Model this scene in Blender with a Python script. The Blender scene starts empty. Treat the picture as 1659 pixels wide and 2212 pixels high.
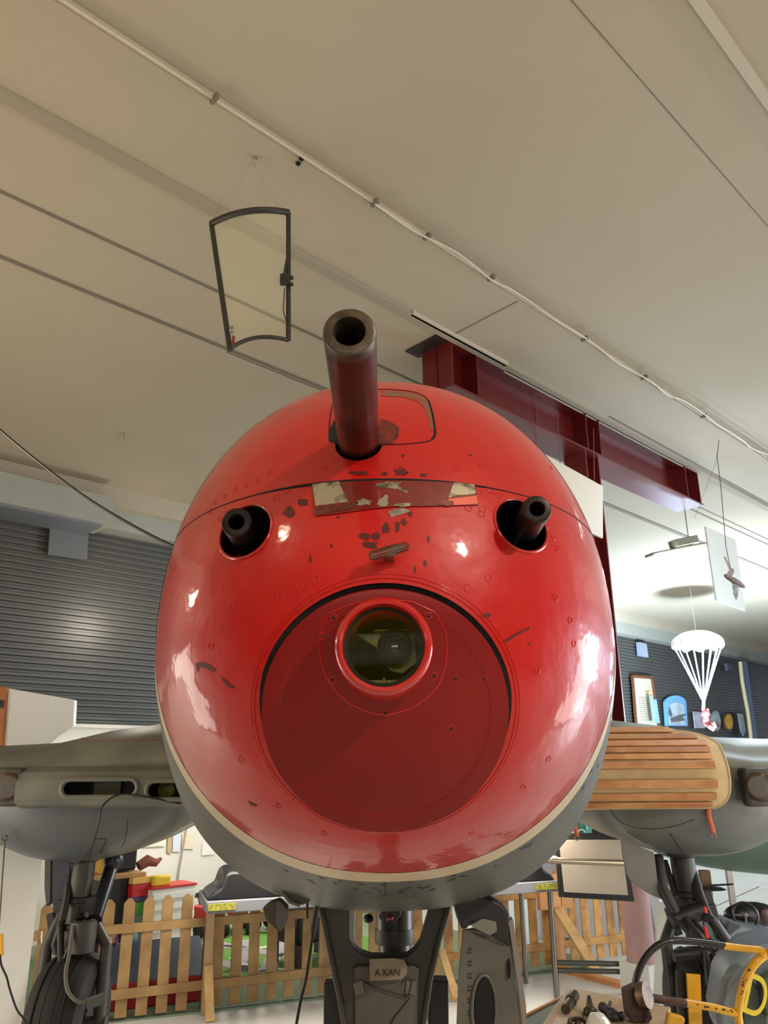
import bpy, bmesh, math, random
from mathutils import Vector, Matrix
from mathutils.bvhtree import BVHTree
random.seed(7)
sc = bpy.context.scene
COL = sc.collection
V = Vector
# ------------------------------------------------------------------ camera
FPX = 1660.0; PITCH = math.radians(18.2); ROLL = math.radians(0.5)
CAM = V((0, 0, 1.8))
cp, sp = math.cos(PITCH), math.sin(PITCH)
Fw = V((0, cp, sp)); U0 = V((0, -sp, cp)); R0 = V((1, 0, 0))
Rt = R0*math.cos(ROLL) - U0*math.sin(ROLL)
Up = R0*math.sin(ROLL) + U0*math.cos(ROLL)
cd = bpy.data.cameras.new('camera'); cam = bpy.data.objects.new('camera', cd); COL.objects.link(cam)
cam.matrix_world = Matrix(((Rt.x, Up.x, -Fw.x, CAM.x), (Rt.y, Up.y, -Fw.y, CAM.y), (Rt.z, Up.z, -Fw.z, CAM.z), (0, 0, 0, 1)))
cd.sensor_fit = 'VERTICAL'; cd.sensor_height = 24; cd.lens = 24*FPX/2212
cd.clip_start = .05; cd.clip_end = 200
sc.camera = cam
# ------------------------------------------------------------------ world, lights, exposure
w = bpy.data.worlds.new('world'); sc.world = w; w.use_nodes = True
w.node_tree.nodes['Background'].inputs[0].default_value = (.62, .72, .9, 1)
w.node_tree.nodes['Background'].inputs[1].default_value = .6
sc.view_settings.view_transform = 'Standard'; sc.view_settings.look = 'None'
sc.view_settings.gamma = 1; sc.view_settings.use_curve_mapping = False
sc.view_settings.exposure = 0.5
WARM = (1, .80, .58); NEUT = (1, .90, .78); COOL = (.74, .86, 1)
def point(loc, watts, col, rad=.12):
    l = bpy.data.lights.new('lamp_light', 'POINT'); l.energy = watts; l.color = col; l.shadow_soft_size = rad
    o = bpy.data.objects.new('lamp_light', l); o.location = loc; COL.objects.link(o); return o
def area(loc, target, watts, col, sx, sy):
    l = bpy.data.lights.new('panel_light', 'AREA'); l.energy = watts; l.color = col; l.shape = 'RECTANGLE'; l.size = sx; l.size_y = sy
    o = bpy.data.objects.new('panel_light', l); o.location = loc; COL.objects.link(o)
    o.rotation_euler = (V(target)-V(loc)).to_track_quat('-Z', 'Y').to_euler(); return o
point((3.1, -1.9, 4.5), 330, NEUT, .10)          # hanging lamp up right behind the viewer
point((-3.2, -.6, 4.4), 45, WARM, .12)           # hanging lamp on the left
point((-6.4, 4.0, 3.6), 90, WARM, .2)
point((-2.9, 8.9, 3.5), 18, NEUT, .2)            # over the play corner
point((5.6, 11.5, 3.6), 80, COOL, .2)            # beyond the red beam
area((0, -3.0, 2.3), (0, -2.6, 5.1), 75, (1, .86, .70), 6, 3)   # unseen upward fill added behind the viewer, brightens the ceiling
area((-4.5, 1.5, 2.2), (-4.4, 2.0, 5.1), 45, (1, .80, .58), 2, 2)
area((0, -6.5, 2.9), (0, 6, .6), 45, (1, .92, .82), 5, 1.6)      # broad frontal fill added far behind the viewer
area((-5.0, 3.9, 1.2), (-.8, 7.2, .2), 90, (1, .93, .82), 3.6, 2.2)  # low fills added either side of the aircraft to brighten fence and gear
area((5.2, 3.9, 1.2), (1.4, 7.0, .0), 100, (1, .95, .88), 3.6, 2.2)
area((1.35, 6.7, 1.40), (1.4, 6.8, 0), 30, NEUT, 1.4, .6)      # downward fills added under the wing to brighten the floor
area((-1.2, 6.0, 1.40), (-1.2, 6.1, 0), 24, NEUT, 1.2, .4)
area((-1.2, 9.1, 2.2), (-1.6, 8.2, .0), 75, NEUT, 2.4, .8)
area((3.6, 8.2, 2.25), (2.9, 7.8, 5.0), 45, (.6, .78, 1), 1.6, .8)
area((3.6, 5.2, 4.3), (3.2, 7.5, .5), 60, COOL, 1.2, .3)
area((5.9, 14.2, 1.7), (6.2, 15.4, 5.1), 620, (.6, .78, 1), .8, .8)   # uplighter beyond the wing
area((12.5, 9.0, 2.2), (2, 7.4, .3), 520, COOL, 3, 2.4)          # daylight from the doors on the right
point((8.5, 14.0, 3.2), 30, COOL, .3)
# ------------------------------------------------------------------ pixel helpers
def ray(px, py): return Fw + Rt*((px-829.5)/FPX) - Up*((py-1106)/FPX)
def P(px, py, Y):
    d = ray(px, py); return CAM + d*(Y/d.y)
def PZ(px, py, z):
    d = ray(px, py); return CAM + d*((z-CAM.z)/d.z)
TH = math.radians(46.2)
D1 = V((math.sin(TH), math.cos(TH), 0)); N1 = V((-math.cos(TH), math.sin(TH), 0)); ZZ = V((0, 0, 1))
WALLM = 9.2; CEIL = 5.1
def PM(px, py, m):                       # on the plane parallel to the back wall
    d = ray(px, py); return CAM + d*(m/d.dot(N1))
def SM(s, m, z): return D1*s + N1*m + ZZ*z
# ------------------------------------------------------------------ materials
def lin(c):
    return tuple(((x/255)/12.92 if x/255 <= .04045 else ((x/255+.055)/1.055)**2.4) for x in c)
MATS = {}
def M(name, rgb, rough=.5, metal=0, coat=0, var=0.0, vs=4, bump=0.0, bs=30, rgb2=None, coatr=.08, detail=4, bumpdist=.01, lo=.35, hi=.65, spec=.5):
    if name in MATS: return MATS[name]
    m = bpy.data.materials.new(name); m.use_nodes = True; nt = m.node_tree; b = nt.nodes['Principled BSDF']
    c = lin(rgb); b.inputs['Base Color'].default_value = (*c, 1)
    b.inputs['Roughness'].default_value = rough; b.inputs['Metallic'].default_value = metal
    b.inputs['Specular IOR Level'].default_value = spec; b.inputs['Coat Weight'].default_value = coat; b.inputs['Coat Roughness'].default_value = coatr
    tc = nt.nodes.new('ShaderNodeTexCoord')
    if var or rgb2:
        n = nt.nodes.new('ShaderNodeTexNoise'); n.inputs['Scale'].default_value = vs; n.inputs['Detail'].default_value = detail
        nt.links.new(tc.outputs['Object'], n.inputs['Vector'])
        r = nt.nodes.new('ShaderNodeValToRGB'); r.color_ramp.elements[0].position = lo; r.color_ramp.elements[1].position = hi
        c2 = lin(rgb2) if rgb2 else tuple(min(1, x*(1+var)) for x in c)
        c1 = c if rgb2 else tuple(x*(1-var) for x in c)
        r.color_ramp.elements[0].color = (*c1, 1); r.color_ramp.elements[1].color = (*c2, 1)
        nt.links.new(n.outputs['Fac'], r.inputs['Fac']); nt.links.new(r.outputs['Color'], b.inputs['Base Color'])
    if bump:
        n2 = nt.nodes.new('ShaderNodeTexNoise'); n2.inputs['Scale'].default_value = bs; n2.inputs['Detail'].default_value = 3
        nt.links.new(tc.outputs['Object'], n2.inputs['Vector'])
        bp = nt.nodes.new('ShaderNodeBump'); bp.inputs['Strength'].default_value = bump; bp.inputs['Distance'].default_value = bumpdist
        nt.links.new(n2.outputs['Fac'], bp.inputs['Height']); nt.links.new(bp.outputs['Normal'], b.inputs['Normal'])
        if coat: nt.links.new(bp.outputs['Normal'], b.inputs['Coat Normal'])
    MATS[name] = m; return m
def emis(name, rgb, k):
    m = bpy.data.materials.new(name); m.use_nodes = True; b = m.node_tree.nodes['Principled BSDF']
    b.inputs['Emission Color'].default_value = (*lin(rgb), 1); b.inputs['Emission Strength'].default_value = k
    b.inputs['Base Color'].default_value = (.8, .8, .8, 1); return m
def glass(name, rgb, rough=.02, alpha=.25):
    m = bpy.data.materials.new(name); m.use_nodes = True; nt = m.node_tree; b = nt.nodes['Principled BSDF']
    b.inputs['Base Color'].default_value = (*lin(rgb), 1); b.inputs['Roughness'].default_value = rough
    b.inputs['Alpha'].default_value = alpha; b.inputs['IOR'].default_value = 1.45
    return m
# ------------------------------------------------------------------ mesh builder
ORG = {}
class MB:
    def __init__(s): s.bm = bmesh.new(); s.mi = 0
    def face(s, vs, smooth=False):
        try:
            f = s.bm.faces.new(vs); f.material_index = s.mi; f.smooth = smooth; return f
        except ValueError: return None
    def box(s, c, size, ax=None):
        ax = ax or (V((1, 0, 0)), V((0, 1, 0)), ZZ); c = V(c)
        h = [x/2 for x in size]; vs = []
        for k in range(8):
            vs.append(s.bm.verts.new(c + ax[0]*(h[0]*(1 if k & 1 else -1)) + ax[1]*(h[1]*(1 if k & 2 else -1)) + ax[2]*(h[2]*(1 if k & 4 else -1))))
        for q in ((0, 2, 3, 1), (4, 5, 7, 6), (0, 1, 5, 4), (2, 6, 7, 3), (0, 4, 6, 2), (1, 3, 7, 5)): s.face([vs[i] for i in q])
        return s
    def bar(s, p, q, w, h, up=ZZ):
        p, q = V(p), V(q); a = (q-p); L = a.length; a.normalize()
        b = up.cross(a)
        if b.length < 1e-4: b = V((1, 0, 0)).cross(a)
        b.normalize(); c = a.cross(b)
        return s.box((p+q)/2, (L, w, h), (a, b, c))
    def tube(s, pts, r, seg=12, caps=True, closed=False):
        pts = [V(p) for p in pts]; n = len(pts); rs = r if isinstance(r, (list, tuple)) else [r]*n
        rings = []; prev = None
        for i, p in enumerate(pts):
            if closed: t = (pts[(i+1) % n]-pts[i-1])
            else: t = pts[min(i+1, n-1)]-pts[max(i-1, 0)]
            if t.length < 1e-9: t = V((0, 0, 1))
            t.normalize()
            if prev is None:
                a = ZZ if abs(t.z) < .9 else V((1, 0, 0)); u = a.cross(t).normalized()
            else:
                u = (prev - t*prev.dot(t))
                u = u.normalized() if u.length > 1e-6 else ZZ.cross(t).normalized()
            prev = u; v = t.cross(u)
            rings.append([s.bm.verts.new(p + (u*math.cos(2*math.pi*k/seg)+v*math.sin(2*math.pi*k/seg))*rs[i]) for k in range(seg)])
        m = n if closed else n-1
        for i in range(m):
            A, B = rings[i], rings[(i+1) % n]
            for k in range(seg): s.face([A[k], A[(k+1) % seg], B[(k+1) % seg], B[k]], True)
        if caps and not closed:
            s.face(rings[0][::-1]); s.face(rings[-1])
        return s
    def lathe(s, prof, o, axis, seg=32, up=None):
        o, axis = V(o), V(axis).normalized()
        u = (V(up) if up else (ZZ if abs(axis.z) < .9 else V((1, 0, 0)))); u = (u-axis*u.dot(axis)).normalized(); v = axis.cross(u)
        rings = []
        for r, t in prof:
            if r < 1e-6: rings.append([s.bm.verts.new(o+axis*t)])
            else: rings.append([s.bm.verts.new(o+axis*t+(u*math.cos(2*math.pi*k/seg)+v*math.sin(2*math.pi*k/seg))*r) for k in range(seg)])
        for A, B in zip(rings, rings[1:]):
            for k in range(seg):
                k2 = (k+1) % seg
                if len(A) == 1 and len(B) == 1: continue
                if len(A) == 1: s.face([A[0], B[k2], B[k]], True)
                elif len(B) == 1: s.face([A[k], A[k2], B[0]], True)
                else: s.face([A[k], A[k2], B[k2], B[k]], True)
        return s
    def prism(s, pts, vec):
        pts = [V(p) for p in pts]; vec = V(vec)
        a = [s.bm.verts.new(p) for p in pts]; b = [s.bm.verts.new(p+vec) for p in pts]
        s.face(a[::-1]); s.face(b); n = len(a)
        for i in range(n): s.face([a[i], a[(i+1) % n], b[(i+1) % n], b[i]])
        return s
    def sheet(s, rows, smooth=True, thick=None):
        g = [[s.bm.verts.new(V(p)) for p in r] for r in rows]
        for i in range(len(g)-1):
            for j in range(len(g[0])-1): s.face([g[i][j], g[i][j+1], g[i+1][j+1], g[i+1][j]], smooth)
        return s
    def ell(s, c, rad, ax=None, seg=20, rings=12):
        ax = ax or (V((1, 0, 0)), V((0, 1, 0)), ZZ); c = V(c); R = []
        for i in range(rings+1):
            t = math.pi*i/rings
            if i in (0, rings): R.append([s.bm.verts.new(c+ax[2]*(rad[2]*math.cos(t)))])
            else: R.append([s.bm.verts.new(c+ax[2]*(rad[2]*math.cos(t))+ax[0]*(rad[0]*math.sin(t)*math.cos(2*math.pi*k/seg))+ax[1]*(rad[1]*math.sin(t)*math.sin(2*math.pi*k/seg))) for k in range(seg)])
        for A, B in zip(R, R[1:]):
            for k in range(seg):
                k2 = (k+1) % seg
                if len(A) == 1: s.face([A[0], B[k], B[k2]], True)
                elif len(B) == 1: s.face([A[k], B[0], A[k2]], True)
                else: s.face([A[k], B[k], B[k2], A[k2]], True)
        return s
    def build(s, name, mats, parent=None, bevel=0, sharp=35, solid=0, subdiv=0):
        bm = s.bm
        bmesh.ops.recalc_face_normals(bm, faces=bm.faces)
        if parent is None:
            xs = [v.co for v in bm.verts]
            o = V(((min(p.x for p in xs)+max(p.x for p in xs))/2, (min(p.y for p in xs)+max(p.y for p in xs))/2, min(p.z for p in xs)))
        else: o = ORG[parent.name]
        for v in bm.verts: v.co -= o
        me = bpy.data.meshes.new(name); bm.to_mesh(me); bm.free()
        if sharp: me.set_sharp_from_angle(angle=math.radians(sharp))
        for m in (mats if isinstance(mats, (list, tuple)) else [mats]): me.materials.append(m)
        ob = bpy.data.objects.new(name, me); COL.objects.link(ob)
        if parent is None: ob.location = o
        else: ob.parent = parent
        ORG[ob.name] = o
        if solid:
            md = ob.modifiers.new('s', 'SOLIDIFY'); md.thickness = solid; md.offset = 0
        if bevel:
            md = ob.modifiers.new('b', 'BEVEL'); md.width = bevel; md.segments = 2; md.limit_method = 'ANGLE'
        return ob
def tag(o, label, cat, group=None, kind=None):
    if label: o['label'] = label
    if cat: o['category'] = cat
    if group: o['group'] = group
    if kind: o['kind'] = kind
    return o
def thing(name, label, cat, loc, group=None):
    o = bpy.data.objects.new(name, None); o.empty_display_size = .1; COL.objects.link(o); o.location = V(loc); ORG[o.name] = V(loc)
    return tag(o, label, cat, group)
def struct(o): o['kind'] = 'structure'; return o
def catmull(pts, n=8):
    pts = [V(p) for p in pts]; out = []
    for i in range(len(pts)-1):
        p0 = pts[max(i-1, 0)]; p1 = pts[i]; p2 = pts[i+1]; p3 = pts[min(i+2, len(pts)-1)]
        for k in range(n):
            t = k/n
            out.append(.5*((2*p1)+(p2-p0)*t+(2*p0-5*p1+4*p2-p3)*t*t+(3*p1-p0-3*p2+p3)*t**3))
    out.append(pts[-1]); return out
def text(body, name, mat, parent, loc, xax, nax, size, ext=.001, ys=1.0):
    cu = bpy.data.curves.new(name, 'FONT'); cu.body = body; cu.size = size; cu.extrude = ext; cu.align_x = 'CENTER'; cu.align_y = 'CENTER'
    t = bpy.data.objects.new(name, cu); COL.objects.link(t)
    xax = V(xax).normalized(); nax = V(nax).normalized(); yax = nax.cross(xax).normalized(); xax = yax.cross(nax); yax = yax*ys
    dg = bpy.context.evaluated_depsgraph_get(); me = bpy.data.meshes.new_from_object(t.evaluated_get(dg))
    bpy.data.objects.remove(t)
    o = ORG[parent.name]
    mt = Matrix(((xax.x, yax.x, nax.x, loc[0]-o.x), (xax.y, yax.y, nax.y, loc[1]-o.y), (xax.z, yax.z, nax.z, loc[2]-o.z), (0, 0, 0, 1)))
    me.transform(mt); me.materials.clear(); me.materials.append(mat)
    ob = bpy.data.objects.new(name, me); COL.objects.link(ob); ob.parent = parent; ORG[ob.name] = o
    return ob
# ================================================================== ROOM
m_floor = M('floor_paint', (214, 213, 207), .32, var=.06, vs=1.5, bump=.05, bs=8)
m_ceil = M('ceiling_paint', (168, 156, 134), .8, var=.03, vs=.7, bump=.08, bs=3)
m_batten = M('batten_paint', (182, 172, 152), .7)
m_white = M('white_wall', (222, 220, 210), .7, var=.03, vs=1.2)
m_corr = M('corrugated_steel', (92, 90, 84), .42, metal=.35, var=.08, vs=.8)
m_soffit = M('soffit_paint', (150, 150, 138), .7)
m_rear = M('rear_wall', (120, 112, 104), .8)
S0, S1, Mn = -14, 34, -9
b = MB(); b.box(SM((S0+S1)/2, (WALLM+Mn)/2, -.05), (S1-S0, WALLM-Mn, .1), (D1, N1, ZZ)); struct(b.build('floor', m_floor))
mA = PZ(800, 440, CEIL).dot(N1)
b = MB()
b.box(SM((S0+S1)/2, (WALLM+mA)/2, CEIL+.06), (S1-S0, WALLM-mA, .12), (D1, N1, ZZ))
b.box(SM((S0+S1)/2, (mA+Mn)/2, CEIL+.12), (S1-S0, mA-Mn, .12), (D1, N1, ZZ))
ceiling = struct(b.build('ceiling', m_ceil))
# battens and panel seams, all running along D1
def seam(px, py, wd, ht, i, s0=-10, s1=32, z=CEIL, mat=None):
    mm = PZ(px, py, z).dot(N1)
    b = MB(); b.box(SM((s0+s1)/2, mm, z-ht/2+.003), (s1-s0, wd, ht+.006), (D1, N1, ZZ)); return struct(b.build('trim_%d' % i, mat or m_batten))
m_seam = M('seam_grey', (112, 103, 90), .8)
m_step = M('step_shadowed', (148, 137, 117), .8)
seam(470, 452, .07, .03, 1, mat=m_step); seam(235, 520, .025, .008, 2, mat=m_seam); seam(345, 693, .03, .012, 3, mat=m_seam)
seam(1420, 214, .006, .002, 4, z=CEIL+.06, mat=m_seam); seam(1585, 112, .05, .02, 5, z=CEIL+.06)
sF = PZ(890, 672, CEIL); sF2 = PZ(1095, 783, CEIL); sF3 = PZ(1088, 797, CEIL); sF4 = PZ(1490, 1003, CEIL)
seam(1000, 732, .035, .03, 6, sF.dot(D1), sF2.dot(D1)); seam(1290, 903, .035, .03, 7, sF3.dot(D1), sF4.dot(D1))
seam(1500, 1090, .02, .006, 8, 5.5, 32, mat=m_seam); seam(1600, 1055, .02, .006, 9, 6.5, 32, mat=m_seam); seam(1400, 1128, .014, .004, 10, 3, 32, mat=m_seam)
def cross(px, py, i, m0, m1, wd=.012):
    s_ = PZ(px, py, CEIL).dot(D1)
    b = MB(); b.box(SM(s_, (m0+m1)/2, CEIL-.001), (wd, m1-m0, .006), (D1, N1, ZZ)); struct(b.build('trim_%d' % i, m_seam))
cross(1600, 420, 11, mA-.9, mA-.05) if False else None
for i, (px, py) in enumerate([(1100, 660)]):
    mm = PZ(px, py, CEIL).dot(N1); cross(px, py, 12+i, max(mm-.7, mA+.02), mm+.7, .008)
# back wall: white below, corrugated above
ZC = 2.26
b = MB(); b.box(SM((S0+S1)/2, WALLM+.1, ZC/2), (S1-S0, .2, ZC), (D1, N1, ZZ)); struct(b.build('wall_back', m_white))
b = MB(); rows = []; per = .075; z = ZC
prof = []
while z < CEIL:
    prof += [(z, 0), (z+per*.42, 0), (z+per*.55, .028), (z+per*.87, .028)]; z += per
b.sheet([[SM(s_, WALLM-.03+d, zz) for s_ in (S0, S1)] for zz, d in prof], smooth=False); struct(b.build('wall_corrugated', m_corr, sharp=20))
b = MB(); b.box(SM((S0+S1)/2, Mn-.1, CEIL/2), (S1-S0, .2, CEIL), (D1, N1, ZZ)); struct(b.build('wall_rear', m_rear))
b = MB(); b.box(SM(S0-.1, 0, CEIL/2), (.2, WALLM-Mn, CEIL), (D1, N1, ZZ)); struct(b.build('wall_left', m_rear))
b = MB(); b.box(SM(0, WALLM-.04, ZC), (S1-S0+10, .05, .04), (D1, N1, ZZ)); struct(b.build('trim_16', m_white))
# soffit and cove along the wall top
pe = PZ(160, 1052, 5.0)
mS = PM(200, 1060, 8.7)
b = MB(); b.box(SM(10, WALLM-.22, CEIL-.12), (50, .42, .24), (D1, N1, ZZ)); struct(b.build('trim_17', m_ceil))
b = MB(); b.box(SM(10, WALLM-.15, 4.76), (50, .28, .30), (D1, N1, ZZ)); struct(b.build('trim_18', m_soffit))
sE = PM(242, 1100, WALLM-.6).dot(D1)
b = MB(); b.box(SM((sE-12)/2, WALLM-.4, 4.71), (12+sE, .5, .34), (D1, N1, ZZ)); struct(b.build('trim_19', m_soffit))
b = MB(); b.prism([SM(sE-.1, WALLM-.1, 4.56), SM(sE-.1, WALLM-.6, 4.56), SM(-12, WALLM-.6, 4.56), SM(-12, WALLM-.1, 4.56)], (0, 0, -.05)); struct(b.build('trim_20', M('grey_blue_paint', (110, 112, 118), .6)))
# low partition wall on the left, in front of the play corner
fa, fb = V((-2.6, 6.33, 0)), V((2.35, 8.42, 0)); FD = (fb-fa).normalized(); FN = V((FD.y, -FD.x, 0))
b = MB(); q0 = fa - FD*.02; q1 = q0 - D1*3.4
b.bar(q0+ZZ*.86, q1+ZZ*.86, .08, 1.72); struct(b.build('wall_partition', m_white))
# vent plates on the corrugated wall
m_plate = M('grey_plate', (98, 99, 100), .5, var=.04, vs=3)
def wallplate(name, pxs, mat, label, cat, off=.05, th=.03, group=None):
    b = MB(); b.prism([PM(x, y, WALLM-.06-off) for x, y in pxs], N1*th); o = b.build(name, mat); return tag(o, label, cat, group)
wallplate('vent_cover', [(109, 1134), (192, 1145), (188, 1210), (104, 1198)], m_plate, 'grey square vent cover screwed to dark corrugated wall at left', 'vent cover')
m_wbox = M('wall_box_grey', (150, 158, 175), .6)
wallplate('junction_box', [(1382, 1387), (1397, 1391), (1401, 1420), (1385, 1416)], m_wbox, 'small grey box high on the ribbed wall above the framed notice board', 'box', .12, .1)
wallplate('junction_box', [(1571, 1433), (1583, 1436), (1586, 1452), (1574, 1449)], M('wall_box_dark', (85, 88, 96), .6), 'dark small box high on the ribbed wall right of the parachute strings', 'box', .12, .1)
# ================================================================== AIRCRAFT
m_red = M('red_paint', (205, 32, 24), .42, coat=.6, rgb2=(186, 18, 14), vs=3, bump=.5, bs=11, coatr=.08, bumpdist=.007, spec=.3)
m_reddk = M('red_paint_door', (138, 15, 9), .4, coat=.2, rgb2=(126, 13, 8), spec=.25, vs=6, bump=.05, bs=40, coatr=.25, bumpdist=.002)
m_redrim = M('red_rim', (195, 28, 24), .25, coat=.8, bump=.1, bs=60, bumpdist=.002)
m_dark = M('gap_black', (14, 10, 9), .8)
m_chip = M('chip_primer', (88, 20, 14), .6)
m_chipg = M('chip_metal', (150, 142, 124), .45, metal=.3, var=.3, vs=80)
m_stain = M('soot_stain', (52, 24, 20), .6, rgb2=(120, 34, 26), vs=60, detail=8)
m_gun = M('gun_steel', (58, 44, 38), .34, metal=.75, rgb2=(92, 58, 50), vs=14, bump=.08, bs=90, bumpdist=.001)
m_gunm = M('muzzle_steel', (70, 60, 50), .42, metal=.7, rgb2=(96, 84, 70), vs=60)
m_cream = M('cream_stripe', (212, 192, 160), .45, var=.05, vs=12)
m_grey = M('camo_grey', (92, 93, 82), .42, rgb2=(72, 74, 68), vs=5, bump=.08, bs=18, bumpdist=.003)
m_wing = M('wing_grey', (112, 112, 98), .42, rgb2=(92, 93, 84), vs=3, bump=.06, bs=14, bumpdist=.003)
m_gear = M('gear_grey', (74, 68, 60), .5, rgb2=(58, 54, 50), vs=12)
m_geardk = M('gear_black', (34, 31, 30), .5, var=.2, vs=10)
m_rubber = M('tyre_rubber', (30, 28, 26), .75, var=.2, vs=8)
YF = 1.09; YS = 1.45; YS2 = 1.525
def prof_u(Y): return max(0., min(1., (Y-YF)/.66))
def top(Y):
    u = prof_u(Y); return 2.03 + .60*math.sqrt(max(0, 1-(1-u)**2)) + max(0, Y-1.75)*.04
def bot(Y):
    u = prof_u(Y); d = .415*math.sqrt(max(0, 1-(1-u)**3.2))
    t = max(0, min(1, (Y-1.33)/.82)); return 2.03 - d - .155*t*t*(3-2*t)
def hw(Y):
    if Y <= 1.45: u = prof_u(Y); return .478*math.sqrt(max(0, 1-(1-u)**2.15))
    d = min(Y-1.45, 1.2); return hw(1.45)+.30*d-.125*d*d
def ring(Y, n=160, k=2.12):
    k = 2.12+.35*max(0, min(1, (Y-1.45)/.6))
    t, bo, wd = top(Y), bot(Y), hw(Y); zc = 2.03 + (t+bo-4.06)*.15*prof_u(Y); out = []
    for i in range(n):
        a = 2*math.pi*i/n; c, s_ = math.cos(a), math.sin(a)
        x = wd*math.copysign(abs(c)**(2/k), c); h = (t-zc) if s_ >= 0 else (zc-bo)
        out.append(V((x, Y, zc+h*math.copysign(abs(s_)**(2/k), s_))))
    return out
def loft(b, rings, capA=True, capB=True, pole=None):
    R = [[b.bm.verts.new(p) for p in r] for r in rings]; n = len(R[0])
    for A, B in zip(R, R[1:]):
        for k in range(n): b.face([A[k], A[(k+1) % n], B[(k+1) % n], B[k]], True)
    if pole is not None:
        pv = b.bm.verts.new(pole)
        for k in range(n): b.face([pv, R[0][(k+1) % n], R[0][k]], True)
    elif capA: b.face(R[0][::-1])
    if capB: b.face(R[-1])
    return R
AC = thing('aircraft', 'twin-engined museum aircraft with glossy red gun nose and olive grey wings', 'aircraft', (0, 3.0, 0))
# --- red nose shell (solid, then pockets are cut out of it)
ys = [YF + .66*(1-math.cos(t*math.pi/2/60)) for t in range(1, 61)]
ys = [y for y in ys if y < YS-.004] + [YS]
b = MB(); loft(b, [ring(y) for y in ys], pole=V((0, YF, 2.03)))
nose = b.build('nose_shell', [m_red, m_dark, m_chip, m_chipg, m_stain], AC, sharp=50)
org = ORG['aircraft']
bmn = bmesh.new(); bmn.from_mesh(nose.data); bmn.transform(Matrix.Translation(org)); NB = BVHTree.FromBMesh(bmn); bmn.free()
def hit(px, py, tree=None):
    d = ray(px, py).normalized(); r = (tree or NB).ray_cast(CAM, d)
    if r[0] is None: return None, None
    n = r[1]; n = -n if n.dot(d) > 0 else n
    return r[0], n
def hity(x, z, tree=None):
    r = (tree or NB).ray_cast(V((x, .3, z)), V((0, 1, 0)))
    if r[0] is None: return None, None
    n = r[1]; return r[0], (-n if n.y > 0 else n)
# door frame of reference
DA, DB_ = P(832, 1262, 1.10), P(832, 1793, 1.236)
DC = (DA+DB_)/2; DV = (DA-DB_).normalized(); DX = V((1, 0, 0)); DN = DV.cross(DX); DN = -DN if DN.y > 0 else DN
DR = .184
GL, GR = V((-.223, 0, 2.157)), V((.2205, 0, 2.163))
WC = P(829, 1401, 1.10); WC.y = 0
cutters = []
def cutter(o, axis, r, L, seg=64):
    b = MB(); b.lathe([(0, 0), (r, 0), (r, L), (0, L)], o, axis, seg); c = b.build('cut', m_dark, sharp=30); cutters.append(c); return c
cutter(V((GL.x, .9, GL.z)), (0, 1, 0), .046, .62)
cutter(V((GR.x, .9, GR.z)), (0, 1, 0), .046, .62)
cutter(DC, DN, DR+.004, .4, 96)
cutter(V((WC.x, .9, WC.z)), (0, 1, 0), .0585, .52)
cutter(V((-.0405, .9, 2.302)), (0, 1, 0), .039, .42)
dg = None
for c in cutters:
    md = nose.modifiers.new('cut', 'BOOLEAN'); md.object = c; md.operation = 'DIFFERENCE'; md.solver = 'EXACT'; md.material_mode = 'INDEX'
for c in cutters:
    c.data.materials.clear()
    for mm in nose.data.materials: c.data.materials.append(mm)
    for p in c.data.polygons: p.material_index = 1
bpy.context.view_layer.update(); dg = bpy.context.evaluated_depsgraph_get()
me = bpy.data.meshes.new_from_object(nose.evaluated_get(dg)); nose.modifiers.clear(); old = nose.data; nose.data = me; bpy.data.meshes.remove(old); me.name = 'nose_shell'
for p in me.polygons: p.use_smooth = True
me.set_sharp_from_angle(angle=math.radians(40))
for c in cutters: bpy.data.objects.remove(c)
# --- conforming marks (chips, patch, soot) on a surface
def decal(b, pxs, off=.0008, n=3, tree=None, mi=0, cut=None):
    pts = [V((x, y, 0)) for x, y in pxs]
    t = bmesh.new(); f = t.faces.new([t.verts.new(p) for p in pts]); bmesh.ops.triangulate(t, faces=[f])
    L = max((e.calc_length() for e in t.edges))
    for _ in range(7):
        es = [e for e in t.edges if e.calc_length() > n*4]
        if not es: break
        bmesh.ops.subdivide_edges(t, edges=es, cuts=1); bmesh.ops.triangulate(t, faces=t.faces)
    mp = {}
    for v in t.verts:
        p, nn = hit(v.co.x, v.co.y, tree)
        if p is None: mp[v] = None; continue
        mp[v] = b.bm.verts.new(p+nn*off)
    b.mi = mi
    for f in t.faces:
        vs = [mp[v] for v in f.verts]
        if None not in vs: b.face(vs, True)
    t.free()
def blob(cx, cy, rx, ry, seed, n=11, j=.35):
    r = random.Random(seed); out = []
    for i in range(n):
        a = 2*math.pi*i/n; k = 1+r.uniform(-j, j); out.append((cx+rx*k*math.cos(a), cy+ry*k*math.sin(a)))
    return out
def groove(pxs, r, name, mat, parent, closed=False, tree=None, off=0., seg=6, n=6):
    pts = catmull([V((x, y, 0)) for x, y in (list(pxs)+[pxs[0]] if closed else pxs)], n); out = []
    rr = []
    for i, p in enumerate(pts):
        q, nn = hit(p.x, p.y, tree)
        if q is None: continue
        out.append(q+nn*off)
    if closed: out = out[:-1]
    b = MB(); b.tube(out, r, seg, closed=closed); return b.build(name, mat, parent)
b = MB()
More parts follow.
